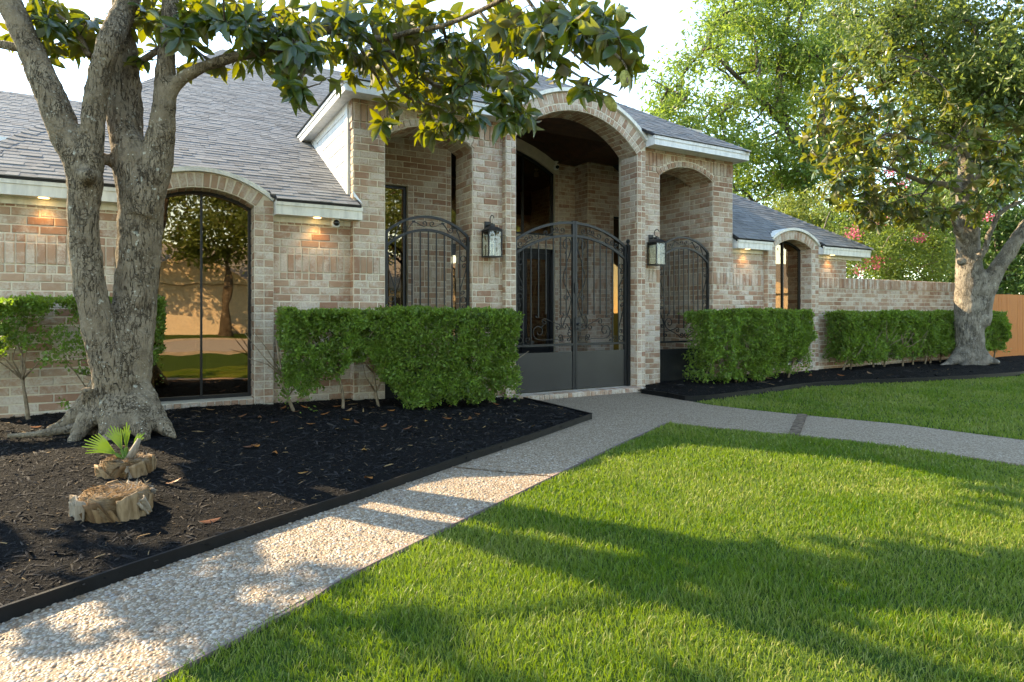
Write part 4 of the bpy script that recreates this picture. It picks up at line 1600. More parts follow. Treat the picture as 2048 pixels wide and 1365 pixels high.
def gate_leaf(name, label, xh, xm, loc, group):
    """one leaf in its own coordinates: hinge stile at xh, meeting stile at xm (crown side)"""
    t = thing(name, label, 'gate', loc, group)
    s = 1 if xm > xh else -1
    W = abs(xm - xh)
    X_ = lambda q: xh + s * q           # q from hinge (0) to meeting stile (W)
    zb, zk, zr = .012, .565, .685
    Ro = ((W ** 2) + .31 ** 2) / (2 * .31)
    zo = lambda q: 2.15 + math.sqrt(max(Ro ** 2 - (W - q) ** 2, 0)) - math.sqrt(Ro ** 2 - W ** 2)
    zi = lambda q: zo(q) - .188
    for q0_, q1_, zt_ in ((0, .038, zo(0) + .005), (W - .038, W, zo(W) + .012)):
        link('stile', B().box((X_(q0_), -.02, zb), (X_(q1_), .02, zt_)).mesh('stile'), MAT['iron'], t)
    for fn, nm in ((zo, 'top_rail'), (zi, 'arched_rail')):
        link(nm, B().strip([(X_(.02 + (W - .03) * i / 20), 0, fn(.02 + (W - .03) * i / 20) - .018) for i in range(21)], .036, .036).mesh(nm), MAT['iron'], t)
    link('rail', B().box((X_(.036), -.018, zr - .034), (X_(W - .036), .018, zr)).mesh('rail'), MAT['iron'], t)
    link('kick_panel', B().box((X_(.03), -.010, zb + .006), (X_(W - .03), .006, zk)).mesh('kick_panel'), MAT['kick'], t)
    # side panel of scrolls next to the hinge
    sp = .145
    nb = 6
    xs = [sp + (W - .24 - sp) * i / (nb - 1) for i in range(nb)] + [W - .20 + .06]
    for i, q in enumerate(xs):
        z0 = zr
        if 2 <= i <= 3:
            z0 = .96 + .05 * i
        if i >= 4:
            z0 = 1.10
        link('bar', B().box((X_(q) - .007, -.007, z0), (X_(q) + .007, .007, zi(q) - .02)).mesh('bar'), MAT['iron'], t)
    cx_ = (.036 + sp) / 2
    for z in (.745, 1.36, 1.84):
        iron_strip(circ(X_(cx_), z, .04), 'ring', t)
    for z0, z1 in ((.86, 1.24), (1.48, 1.74)):
        iron_strip([(X_(cx_ + (a - cx_)), b_) for a, b_ in scroll((cx_ + .012, z0), (cx_ - .012, z1), .04, .04, 1, 1)], 'scroll', t)
    iron_strip([(X_(cx_), 1.80), (X_(cx_), 1.76)], 'collar', t)
    # lyre scrolls beside the meeting stile
    q0 = W - .045
    iron_strip([(X_(a), b_) for a, b_ in smooth_path([(q0 - .10, 2.14), (q0 - .075, 2.10), (q0 - .105, 2.06), (q0 - .145, 2.10), (q0 - .13, 2.18), (q0 - .05, 2.21), (q0 - .01, 2.12), (q0 - .03, 2.0), (q0 - .09, 1.86), (q0 - .085, 1.83), (q0 - .14, 1.70), (q0 - .14, 1.58), (q0 - .07, 1.45), (q0 - .012, 1.33), (q0 - .02, 1.28)], 4)], 'scroll', t)
    iron_strip([(X_(a), b_) for a, b_ in scroll((q0 - .10, 1.36), (q0 - .06, 1.36), .042, .01, 1, 1)], 'scroll', t)
    iron_strip([(X_(a), b_) for a, b_ in smooth_path([(q0 - .012, 1.30), (q0 - .05, 1.16), (q0 - .12, 1.02), (q0 - .15, .96)], 5)], 'scroll', t)
    iron_strip([(X_(a), b_) for a, b_ in scroll((q0 - .12, .93), (q0 - .04, .83), .05, .05, -1, 1)], 'scroll', t)
    iron_strip([(X_(a), b_) for a, b_ in smooth_path([(q0 - .17, .90), (q0 - .185, 1.03), (q0 - .12, 1.10), (q0 - .03, 1.05), (q0 - .02, .95), (q0 - .06, .86)], 5)], 'scroll', t)
    # big foot scroll
    iron_strip([(X_(a), b_) for a, b_ in scroll((.40, .86), (q0 - .20, .78), .115, .052, 1, -1, turns=1.3)], 'scroll', t, .009)
    iron_strip([(X_(a), b_) for a, b_ in scroll((.50, 1.00), (q0 - .24, .92), .05, .05, -1, 1)], 'scroll', t)
    iron_strip([(X_(a), b_) for a, b_ in scroll((.22, .75), (.30, .72), .045, .02, 1, -1)], 'scroll', t)
    iron_strip([(X_(a), b_) for a, b_ in scroll((q0 - .17, .745), (q0 - .055, .745), .042, .042, -1, 1)], 'scroll', t)
    for q, z, a in ((.44, .92, .7), (.38, 1.06, 2.5), (q0 - .13, 1.09, 2.2), (q0 - .06, 1.62, .4), (q0 - .10, 2.03, 4.4)):
        leaf_bit(X_(q), z, a if s > 0 else math.pi - a, t)
    # scrolls between the two arched rails
    for a, b_ in ((.10, .26), (.36, .20), (.52, .70), (.80, .64)):
        za, zb_ = (zo(a) + zi(a)) / 2 - .03, (zo(b_) + zi(b_)) / 2 - .01
        iron_strip([(X_(p), q) for p, q in scroll((a, za), (b_, zb_), .046, .038, 1 if a < b_ else -1, -1 if a < b_ else 1)], 'scroll', t)
    return t


YG = 7.50
gm = GA + .02
gl = gate_leaf('gate_leaf', 'black iron scroll gate leaf hung on the pilaster beside the nearer hedge, no lock', 0.0, gm - 4.295, (4.295, YG, .055), 'leaves of the double gate')
gr_ = gate_leaf('gate_leaf', 'black iron scroll gate leaf with lock box, hinged on the round-capped post', 0.0, -(6.275 - gm - .006), (6.275, YG, .055), 'leaves of the double gate')
lk = B().box((-(6.275 - gm) + .0, -.035, .86), (-(6.275 - gm) + .10, -.018, 1.06))
link('lock_box', lk.mesh('lock_box'), MAT['iron'], gr_)
link('latch_plate', B().box((-(6.275 - gm) - .01, -.04, 1.42), (-(6.275 - gm) + .045, -.02, 1.56)).mesh('latch_plate'), MAT['iron'], gr_)
lk = B().tube([(-(6.275 - gm) + .05, -.035, .965), (-(6.275 - gm) + .05, -.06, .965)], .02, 10).box((-(6.275 - gm) + .03, -.06, .885), (-(6.275 - gm) + .14, -.045, .905))
link('handle', lk.mesh('handle'), MAT['iron'], gr_)
pt = thing('gate_post', 'square black iron gate post with ball finial against the brick pilaster', 'post', (6.318, YG, .05))
link('shaft', B().box((-.028, -.028, 0), (.028, .028, 2.16)).mesh('shaft'), MAT['iron'], pt)
link('finial', B().lathe([(.042, 2.16), (.042, 2.175), (.015, 2.19), (.012, 2.205), (.026, 2.22), (.031, 2.237), (.026, 2.255), (.008, 2.267)], (0, 0, 0), 14).mesh('finial', True), MAT['iron'], pt)
for z in (.30, 1.93):
    link('hinge', B().box((-.045, -.036, z), (-.02, .0, z + .11)).mesh('hinge'), MAT['iron'], pt)
for z in (.86, 1.45):
    link('wall_bracket', B().box((.02, -.008, z), (.055, .008, z + .02)).mesh('wall_bracket'), MAT['iron'], pt)


def grille(label, x0, x1, zlow, kick):
    W = x1 - x0
    t = thing('iron_grille', label, 'grille', (x0, YG, 0), 'iron grilles in the side arches')
    Ro = ((W / 2) ** 2 + .24 ** 2) / .48
    zo = lambda q: 2.19 + math.sqrt(Ro ** 2 - (q - W / 2) ** 2) - (Ro - .24)
    zi = lambda q: zo(q) - .17
    for q0_ in (0, W - .03):
        link('stile', B().box((q0_, -.018, .55), (q0_ + .03, .018, zo(0))).mesh('stile'), MAT['iron'], t)
    for fn, nm in ((zo, 'top_rail'), (zi, 'arched_rail')):
        link(nm, B().strip([(.015 + (W - .03) * i / 24, 0, fn(.015 + (W - .03) * i / 24) - .015) for i in range(25)], .030, .034).mesh(nm), MAT['iron'], t)
    link('rail', B().box((.03, -.015, zlow), (W - .03, .015, zlow + .03)).mesh('rail'), MAT['iron'], t)
    if kick:
        link('kick_panel', B().box((-.06, -.012, .0), (W + .05, .008, .60)).mesh('kick_panel'), MAT['iron'], t)
    xs = [.13 + (W - .26) * i / 8 for i in range(9)]
    for i, q in enumerate(xs):
        z0 = zlow + .03 if i in (0, 8) else [0, 1.16, 1.10, 1.0, .93, 1.0, 1.10, 1.16][i]
        link('bar', B().box((q - .007, -.007, z0), (q + .007, .007, zi(q) - .02)).mesh('bar'), MAT['iron'], t)
    for s_ in (0, 1):
        X_ = (lambda q: q) if s_ == 0 else (lambda q: W - q)
        for z in (1.36, 1.90):
            iron_strip(circ(X_(.08), z, .038), 'ring', t)
        for z0, z1 in ((1.46, 1.80), (.98, 1.26)):
            iron_strip([(X_(a), b_) for a, b_ in scroll((.09, z0), (.07, z1), .038, .038, 1, 1)], 'scroll', t)
        iron_strip([(X_(a), b_) for a, b_ in scroll((.24, 1.02), (W / 2 - .05, .82), .10, .05, 1, -1, turns=1.3)], 'scroll', t)
        iron_strip([(X_(a), b_) for a, b_ in scroll((.16, .83), (W / 2 - .14, .90), .05, .045, -1, 1)], 'scroll', t)
        iron_strip([(X_(a), b_) for a, b_ in scroll((W / 2 - .055, zo(W / 2) - .10), (W / 2 - .19, zo(W / 2 - .19) - .06), .042, .012, -1, 1)], 'scroll', t)
        iron_strip([(X_(a), b_) for a, b_ in scroll((.26, zo(.26) - .10), (.36, zo(.36) - .06), .04, .012, 1, -1)], 'scroll', t)
        iron_strip([(X_(a), b_) for a, b_ in scroll((.08, zo(.08) - .13), (.17, zo(.17) - .05), .036, .012, 1, -1)], 'scroll', t)
        leaf_bit(X_(.2), 1.13, 1.2, t)
    return t


grille('black iron scroll grille in the side arch above the nearer hedge', 2.455, 3.60, .70, True)
grille('black iron scroll grille over a black kick panel in the far side arch', 6.93, 8.05, .70, True)

# ---------------------------------------------------------------- wall lanterns
def lantern(x, z, label):
    t = thing('wall_lantern', label, 'lantern', (x, YE - .009, z), 'lanterns either side of the gate')
    yb, w, h = -.135, .095, .335          # body centre, half width, body height
    link('back_plate', B().box((-.045, -.012, .10), (.045, .0, .30)).mesh('back_plate'), MAT['iron'], t)
    link('arm', B().box((-.012, -.15, .235), (.012, -.01, .255)).mesh('arm'), MAT['iron'], t)
    hook = [(0, -.135 + .055 * math.cos(a), .315 + .055 * math.sin(a)) for a in np.linspace(-1.9, 3.0, 16)]
    link('hook', B().tube([(p[0], p[1], p[2]) for p in hook], .006, 7).mesh('hook', True), MAT['iron'], t)
    z0, z1 = -.17, -.17 + h
    fr = B()
    for sx in (-1, 1):
        for sy in (-1, 1):
            fr.box((sx * w - .007, yb + sy * w - .007, z0), (sx * w + .007, yb + sy * w + .007, z1))
    fr.box((-w - .008, yb - w - .008, z0 - .014), (w + .008, yb + w + .008, z0))
    for sy in (-1, 1):
        fr.box((-w, yb + sy * w - .008, z1 - .014), (w, yb + sy * w + .008, z1)).box((sy * w - .008, yb - w, z1 - .014), (sy * w + .008, yb + w, z1))
    link('frame', fr.mesh('frame'), MAT['iron'], t)
    e, e2 = w + .022, .05
    rf = B().add([(-e, yb - e, z1), (e, yb - e, z1), (e, yb + e, z1), (-e, yb + e, z1), (-e2, yb - e2, z1 + .052), (e2, yb - e2, z1 + .052), (e2, yb + e2, z1 + .052), (-e2, yb + e2, z1 + .052)],
                 [(0, 3, 2, 1), (4, 5, 6, 7), (0, 1, 5, 4), (1, 2, 6, 5), (2, 3, 7, 6), (3, 0, 4, 7)])
    rf.box((-.03, yb - .03, z1 + .052), (.03, yb + .03, z1 + .085))
    link('cap', rf.mesh('cap'), MAT['iron'], t)
    for sx in (-1, 1):
        link('pane', B().box((sx * (w - .002), yb - w + .007, z0), (sx * (w - .005), yb + w - .007, z1 - .014)).mesh('pane'), MAT['lamp_glass'], t)
        link('pane', B().box((-w + .007, yb + sx * (w - .002), z0), (w - .007, yb + sx * (w - .005), z1 - .014)).mesh('pane'), MAT['lamp_glass'], t)
    link('burner', B().lathe([(.022, z0), (.022, z0 + .02), (.008, z0 + .03), (.008, z0 + .12), (.014, z0 + .13), (.010, z0 + .165)], (0, yb, 0), 10).mesh('burner'), MAT['iron'], t)
    return t


lantern(3.83, 2.10, 'black box lantern with hook on the brick pier between grille and gate, above the hedge')
lantern(6.70, 2.10, 'black box lantern with hook on the brick pier beside the gate post')

# ---------------------------------------------------------------- small fittings
def seccam(loc, label, drop):
    t = thing('security_camera', label, 'camera', loc)
    link('mount', B().lathe([(.045, 0), (.045, -.012), (.02, -.02), (.02, -drop)], (0, 0, 0), 14).mesh('mount'), MAT['cam_white'], t)
    link('housing', B().lathe([(.018, .05), (.04, .045), (.048, .02), (.05, -.01), (.045, -.045), (.02, -.055)], (0, 0, -drop - .03), 16).mesh('housing', True), MAT['cam_white'], t)
    bb = B()
    bb.lathe([(.006, .048), (.026, .040), (.036, .015), (.036, -.015), (.026, -.03)], (0, 0, 0), 16)
    bb.v = [(x, -z - .032, y - drop - .035) for x, y, z in bb.v]
    link('lens', bb.mesh('lens', True), MAT['cam_black'], t)


seccam((1.83, 7.43, ZF0 + .012), 'small white security camera with black eye under the low eave', .02)
seccam((6.82, YK - .28, ZC), 'small white security camera under the dark porch ceiling', .08)
me_ = M('warm_lamp', (1, .8, .5))
me_.b.inputs['Emission Color'].default_value = (1, .72, .36, 1)
me_.b.inputs['Emission Strength'].default_value = 1.2
MAT['warm'] = me_.m
for x, lb in ((-.945, 'lit recessed soffit lamp over the wall behind the forked magnolia'), (1.62, 'lit recessed soffit lamp beside the security camera at the low eave'),
              (8.95, 'lit recessed soffit lamp between the entry corner and the far window bay'), (11.35, 'lit recessed soffit lamp near the corner by the garden wall')):
    t = thing('recessed_lamp', lb, 'lamp', (x, YM - .11, ZF0 + .012), 'soffit lamps')
    link('trim_ring', B().lathe([(.055, -.003), (.055, .0), (.03, .0), (.03, -.003)], (0, 0, 0), 20).mesh('trim_ring'), MAT['cam_white'], t)
    link('lens', B().lathe([(.044, -.006), (.044, -.0035)], (0, 0, 0), 20).mesh('lens'), MAT['warm'], t)
    sp = bpy.data.lights.new('soffit_spot', 'SPOT')
    sp.energy = .75
    sp.color = (1, .62, .28)
    sp.spot_size = R(110)
    sp.spot_blend = .7
    sp.shadow_soft_size = .03
    so = bpy.data.objects.new('soffit_spot', sp)
    so.location = (x, YM - .11, ZF0 - .02)
    COL.objects.link(so)
# ---------------------------------------------------------------- leaf templates
def diamond():
    return np.array([(0, 0, 0), (.5, .45, .08), (0, 1, 0), (-.5, .45, .08)]), np.array([(0, 1, 2), (0, 2, 3)])


def big_leaf(curl=.18):
    st = [(0.0, 0), (.22, .30), (.5, .5), (.8, .36), (1.0, 0)]
    v = []
    for t, w in st:
        zc = -curl * t * t
        if w == 0:
            v.append((0, t, zc))
        else:
            v += [(-w, t, zc + .16 * w), (0, t, zc), (w, t, zc + .16 * w)]
    f = [(0, 2, 1), (0, 3, 2)]
    for k in (1, 4):
        f += [(k, k + 1, k + 4), (k, k + 4, k + 3), (k + 1, k + 2, k + 5), (k + 1, k + 5, k + 4)]
    f += [(7, 8, 10), (8, 9, 10)]
    return np.array(v), np.array(f)


DV, DF = diamond()
LV, LF = big_leaf()


def scatter_leaves(name, P, size, mat, parent, ratio=.5, up=.4, jit=.35, out=None):
    n_ = len(P)
    dirs = rng.normal(size=(n_, 3)) + np.array([0, 0, up])
    if out is not None:
        dirs = dirs + out
    x, y, z = frames(dirs)
    s_ = size * rng.uniform(1 - jit, 1 + jit, n_)
    o_ = link(name, instance_np(name, DV, DF, P, x, y, z, np.stack([s_ * ratio, s_, s_], 1)), mat, parent)
    tag(o_, kind='stuff')
    return o_


# ---------------------------------------------------------------- clipped hedges
def hedge(label, x0, x1, y0, y1, ztop, zlow, n_, size, gz, thin=0.0, gap=.36, fs=2.2):
    """leaf shell of a clipped hedge; zlow(x) ragged underside; gz(x,y) ground"""
    c_ = ((x0 + x1) / 2, (y0 + y1) / 2)
    t = thing('clipped_hedge', label, 'hedge', (c_[0], c_[1], float(gz(np.array([c_[0]]), np.array([c_[1]]))[0])))
    inv = Matrix.Translation(-Vector(t.location))
    k = n_ * 4
    x = rng.uniform(x0, x1, k)
    z = rng.uniform(0, 1, k)
    yy = rng.uniform(0, 1, k)
    face = rng.random(k)
    dp = np.where(rng.random(k) < .62, rng.exponential(.04, k), rng.uniform(.03, .32, k))
    top = face < .24
    end = (face >= .24) & (face < .33)
    y = np.where(top | end, y0 + (y1 - y0) * yy, y0 + dp)
    zl = zlow(x)
    zv = np.where(top, ztop - dp * .5, zl + (ztop - zl) * z)
    x = np.where(end, np.where(rng.random(k) < .5, x0 + dp, x1 - dp), x)
    P = np.stack([x, y, zv], 1)
    bul = (vnoise(P * fs, 11) - .5) * .20 + (vnoise(P * fs * 3.2, 12) - .5) * .13
    P[:, 1] += np.where(top, 0, bul)
    P[:, 2] += np.where(top, (vnoise(P * 7, 13) - .5) * .085 + (vnoise(P * 1.6, 17) - .5) * .05 + np.abs(rng.normal(0, .010, k)), 0)
    # round the shoulders
    q = np.clip((P[:, 2] - (ztop - .10)) / .10, 0, 1)
    P[:, 1] += np.where(top, 0, q * q * .05)
    # clumps and bare pockets
    cl = vnoise(P * np.array([5, 5, 5]), 14) * .55 + vnoise(P * 13, 15) * .45
    keep = cl > gap + (thin(P[:, 0]) if callable(thin) else thin) * np.clip((ztop - .12 - P[:, 2]) / .7, 0, 1) * vnoise(P * np.array([2.2, 2, 2.6]), 16) * 1.25
    keep &= P[:, 2] > zl
    P = P[keep][:n_]
    outv = np.zeros_like(P)
    outv[:, 1] = -.5
    o_ = scatter_leaves('foliage', P, size, MAT['hedge'], t, .66, .55, .4, outv)
    o_.matrix_parent_inverse = inv
    # stems and inner twigs
    nst = max(3, int((x1 - x0) / .42))
    for i in range(nst):
        bx = x0 + (x1 - x0) * (i + .5 + random.uniform(-.25, .25)) / nst
        by = (y0 + y1) / 2 + random.uniform(-.08, .1)
        g0 = float(gz(np.array([bx]), np.array([by]))[0])
        bb = B()
        lean = random.uniform(-.22, .22)
        pts = [(bx, by, g0 - .04), (bx + lean * .3 + random.uniform(-.02, .02), by - .03, g0 + .16), (bx + lean * .7, by - .06, g0 + .38), (bx + lean, by - .03, g0 + .75)]
        bb.tube(smooth_path(pts, 3), [.019 - .011 * j / 9 for j in range(10)], 6)
        for _ in range(7):
            s0 = Vector(pts[random.choice((1, 2, 2))])
            e = s0 + Vector((random.uniform(-.38, .38), random.uniform(-.22, .12), random.uniform(.12, .55)))
            e.z = min(e.z, ztop - .06)
            mid = (s0 + e) / 2 + Vector((random.uniform(-.05, .05), random.uniform(-.04, .04), random.uniform(-.04, .04)))
            bb.tube([s0, mid, e], [.008, .006, .003], 5)
        ob = bb.build('stem', MAT['stem'], t, True)
        ob.matrix_parent_inverse = inv
    return t


MAT['stem'] = simple('pale_hedge_stem', (.26, .19, .125), .9, .15, .25, 25)


def zl2(x):
    return np.interp(x, [1.0, 1.15, 1.45, 1.70, 1.82, 2.05, 2.25, 2.45, 2.7, 3.0, 3.35, 3.6, 3.9], [.62, .42, .36, .52, .72, .62, .30, .12, .16, .20, .14, .22, .42]) + .05 * np.sin(x * 23)


hedge('bright green clipped hedge below the grille, left end hollow with bare stems', 1.12, 3.83, 6.52, 7.16, 1.195, zl2, 60000, .035, bed_l_z, lambda x: np.interp(x, [2.0, 2.3], [.34, .04]), .31)


def zl1(x):
    return np.interp(x, [-2.6, -1.75, -1.5, -1.25, -.95, -.55, -.3, .08], [.5, .35, .8, .75, .45, .25, .3, .6]) + .06 * np.sin(x * 19)


hedge('sparse ragged hedge against the brick wall behind the forked magnolia trunk', -2.6, .06, 6.95, 7.35, 1.30, zl1, 24000, .033, bed_l_z, .42, .38)


def zl3(x):
    return np.interp(x, [7.2, 7.35, 7.7, 8.2, 8.8, 9.2, 9.5, 9.72], [.45, .12, .14, .12, .16, .22, .45, .75]) + .03 * np.sin(x * 17)


hedge('dense boxy hedge beneath the far arched window, beside the far grille', 7.20, 9.70, 6.72, 7.24, 1.20, zl3, 46000, .039, bed_r_z, .18, .31)


def zl4(x):
    return np.interp(x, [11.0, 11.2, 11.4, 11.6, 12.2, 14, 16, 17, 17.4], [.55, .35, .3, .22, .26, .3, .3, .35, .6]) + .04 * np.sin(x * 15)


hedge('long low clipped hedge in front of the garden wall, passing behind the pale magnolia', 11.08, 17.35, 7.0, 7.42, 1.165, zl4, 56000, .048, bed_r_z, .15, .30)


# ---------------------------------------------------------------- trees
def bark_obj(name, tubes, mat, parent, vox=.02, smooth=6, disp=.03, dsize=.14):
    """overlapping limb tubes fused to one skin"""
    bb = B()
    for pts, rs, k in tubes:
        bb.tube(pts, rs, k)
    ob = bb.build(name, mat, parent, True)
    rm_ = ob.modifiers.new('fuse', 'REMESH')
    rm_.mode = 'VOXEL'
    rm_.voxel_size = vox
    rm_.use_smooth_shade = True
    sm = ob.modifiers.new('soften', 'SMOOTH')
    sm.factor = .5
    sm.iterations = smooth
    tx = bpy.data.textures.new(name + '_relief', 'CLOUDS')
    tx.noise_scale = dsize
    tx.noise_depth = 3
    dm = ob.modifiers.new('relief', 'DISPLACE')
    dm.texture = tx
    dm.texture_coords = 'GLOBAL'
    dm.strength = disp
    dm.mid_level = .5
    return ob


def whorls(tips, axes, nl=(6, 9), length=.16, spread=(.75, 1.35)):
    """leaf placements round shoot tips: pos, X, Y, Z, scale"""
    P, Dr, U, S = [], [], [], []
    for p, a in zip(tips, axes):
        a = a / np.linalg.norm(a)
        e1 = np.cross(a, rng.normal(size=3))
        e1 /= np.linalg.norm(e1)
        e2 = np.cross(a, e1)
        k = rng.integers(nl[0], nl[1] + 1)
        ph = rng.uniform(0, 6.28)
        for j in range(k):
            an_ = ph + 6.283 * j / k + rng.normal(0, .22)
            sp_ = rng.uniform(*spread)
            d_ = a * math.cos(sp_) + (e1 * math.cos(an_) + e2 * math.sin(an_)) * math.sin(sp_)
            d_ = d_ + np.array([0, 0, -.62])
            P.append(p - a * rng.uniform(0, .05))
            Dr.append(d_)
            U.append(a + rng.normal(0, .25, 3) + np.array([0, 0, .3]))
            S.append(length * rng.uniform(.72, 1.2))
    P, Dr, U, S = map(np.array, (P, Dr, U, S))
    y = unit(Dr)
    x = unit(np.cross(y, U))
    z = np.cross(x, y)
    return P, x, y, z, S


def leaf_things(tree, inv, P, x, y, z, S, mat, nmax, ratio=.40):
    """largest-looking leaves as single parts, the rest joined"""
    dd = P[:, 0] * SY + P[:, 1] * CY
    ux = (P[:, 0] * CY - P[:, 1] * SY) / np.maximum(dd, .1) * 1250 + 1024
    uy = 624 - (P[:, 2] - EYE) * 1250 / np.maximum(dd, .1)
    vis = (dd > .5) & (ux > 5) & (ux < 2043) & (uy > 5)
    sc_ = np.where(vis, S / np.maximum(dd, .3), 0)
    od = np.argsort(-sc_)[:nmax]
    CURL = rng.uniform(.2, 3.0, len(P)) * np.where(rng.random(len(P)) < .14, -.6, 1)
    single = np.zeros(len(P), bool)
    single[od] = sc_[od] > 0
    me = bpy.data.meshes.new('leaf')
    me.from_pydata([tuple(q) for q in LV * np.array([ratio, 1, 1])], [], [tuple(int(i) for i in q) for q in LF])
    me.polygons.foreach_set('use_smooth', [True] * len(me.polygons))
    for i in np.nonzero(single)[0]:
        ob = link('leaf', me, mat, tree)
        ob.matrix_parent_inverse = inv
        mw = Matrix(np.stack([x[i], y[i], z[i]], 1).tolist()).to_4x4()
        s_ = float(S[i])
        ob.matrix_basis = Matrix.Translation(P[i]) @ mw @ Matrix.Diagonal((s_ * float(rng.uniform(.8, 1.15)), s_, s_ * float(CURL[i]), 1))
    r_ = ~single
    o_ = link('crown', instance_np('crown', LV, LF, P[r_], x[r_], y[r_], z[r_], np.stack([S[r_] * ratio * rng.uniform(.8, 1.15, r_.sum()), S[r_], S[r_] * CURL[r_]], 1), True), mat, tree)
    o_.matrix_parent_inverse = inv
    tag(o_, kind='stuff')
    return single.sum()


def connect(nodes, tips, bb, r0=.011, r1=.004, sag=.06, rj=None):
    """grow a twig from the nearest node to each tip; tips become nodes in turn"""
    N = [np.array(q) for q in nodes]
    tips = [np.array(q) for q in tips]
    d0 = [min(np.linalg.norm(t_ - q) for q in N) for t_ in tips]
    out = [None] * len(tips)
    A = np.array(N)
    for i in np.argsort(d0):
        t_ = tips[i]
        dd = np.linalg.norm(A - t_, axis=1)
        j = int(np.argmin(dd))
        a = A[j]
        L = dd[j]
        mid = (a + t_) / 2 + rng.normal(0, .06, 3) * L + np.array([0, 0, sag * L])
        r_ = min(max(r0 * (L / .6) ** .5, r1 * 1.3), r0 * 2)
        bb.tube([a, a * .6 + mid * .4, mid, mid * .45 + t_ * .55, t_], [r_, r_ * .85, r_ * .7, r_ * .55, r1], 5)
        out[i] = t_ - mid
        A = np.vstack([A, (mid + t_) / 2, t_])
    return out


# --- the forked magnolia in the left bed
TD = 5.25
mag = thing('magnolia_tree', 'large forked magnolia with lichen-spotted grey trunk in the black mulch bed', 'tree', tuple(D(245, 862, TD)))
inv = Matrix.Translation(-Vector(mag.location))


def P3(lst):
    """[(px, py, depth, half width px)] -> points and radii"""
    pts = smooth_path([(*D(x, y, d_), .93 * w * d_ / 1250) for x, y, d_, w in lst], 4)
    return [Vector(p[:3]) for p in pts], [float(p[3]) for p in pts]


tubes = []
for lst in (
        [(240, 900, TD, 72), (242, 850, TD, 62), (244, 800, TD, 54), (246, 750, TD, 54), (256, 690, TD, 50), (268, 620, TD + .04, 43), (275, 540, TD + .06, 42), (281, 450, TD + .06, 43), (281, 380, TD + .06, 46), (268, 320, TD + .06, 44), (246, 260, TD + .06, 29), (233, 200, TD + .06, 24), (238, 130, TD + .08, 20), (245, 40, TD + .1, 20), (240, -100, TD + .1, 17), (235, -330, TD + .2, 11)],
        [(244, 820, TD - .05, 50), (226, 740, TD - .14, 42), (202, 660, TD - .20, 35), (183, 590, TD - .24, 31), (170, 500, TD - .24, 30), (166, 420, TD - .24, 30), (170, 370, TD - .24, 33), (160, 325, TD - .24, 33), (132, 270, TD - .26, 32), (105, 200, TD - .28, 30), (70, 120, TD - .28, 27), (35, 40, TD - .28, 25), (-20, -80, TD - .25, 22), (-110, -320, TD, 13)],
        [(172, 385, TD - .24, 26), (182, 330, TD - .24, 25), (184, 280, TD - .24, 23), (188, 220, TD - .24, 23), (200, 150, TD - .24, 23), (222, 80, TD - .22, 24), (252, 10, TD, 22), (300, -100, TD, 20), (380, -300, TD - .2, 12)],
        [(285, 430, TD, 34), (306, 360, TD, 32), (318, 300, TD + .02, 30), (326, 240, TD + .02, 25), (330, 180, TD + .02, 22), (332, 120, TD + .05, 19), (338, 40, TD + .1, 17), (350, -120, TD + .2, 14), (390, -320, TD + .2, 9)],
        [(268, 340, TD + .06, 26), (268, 270, TD + .10, 20), (268, 200, TD + .14, 17), (264, 140, TD + .18, 15), (258, 60, TD + .2, 13), (250, -60, TD + .3, 10)],
        [(255, 790, TD - .02, 52), (300, 830, TD - .16, 30), (335, 862, TD - .25, 14), (352, 876, TD - .3, 6)],
        [(225, 790, TD - .05, 48), (190, 820, TD - .22, 30), (160, 862, TD - .36, 17), (140, 890, TD - .5, 9)],
        [(220, 780, TD, 44), (165, 825, TD - .05, 26), (130, 848, TD - .1, 14), (95, 862, TD - .15, 9)],
        [(240, 800, TD - .1, 50), (225, 850, TD - .32, 28), (214, 892, TD - .45, 12)],
        [(270, 800, TD - .05, 45), (280, 850, TD - .3, 24), (292, 882, TD - .42, 10)],
        [(165, 855, TD - .2, 14), (120, 862, TD - .35, 9), (75, 868, TD - .45, 8), (15, 872, TD - .5, 6)],
        [(172, 356, TD - .3, 22), (180, 350, TD - .43, 12)],
        [(215, 318, TD - .05, 16), (203, 322, TD - .1, 11)],
        [(182, 830, TD - .15, 18), (175, 795, TD - .3, 11), (174, 776, TD - .33, 11)],
        [(335, 190, TD, 17), (352, 168, TD, 15), (378, 148, TD, 13), (420, 130, TD, 12), (480, 112, TD + .05, 11.5), (530, 103, TD + .05, 11)]):
    p_, r_ = P3(lst)
    tubes.append((p_, r_, 12))
tk = bark_obj('trunk', tubes, MAT['bark'], mag, .017, 5, .03, .10)
tk.matrix_parent_inverse = inv
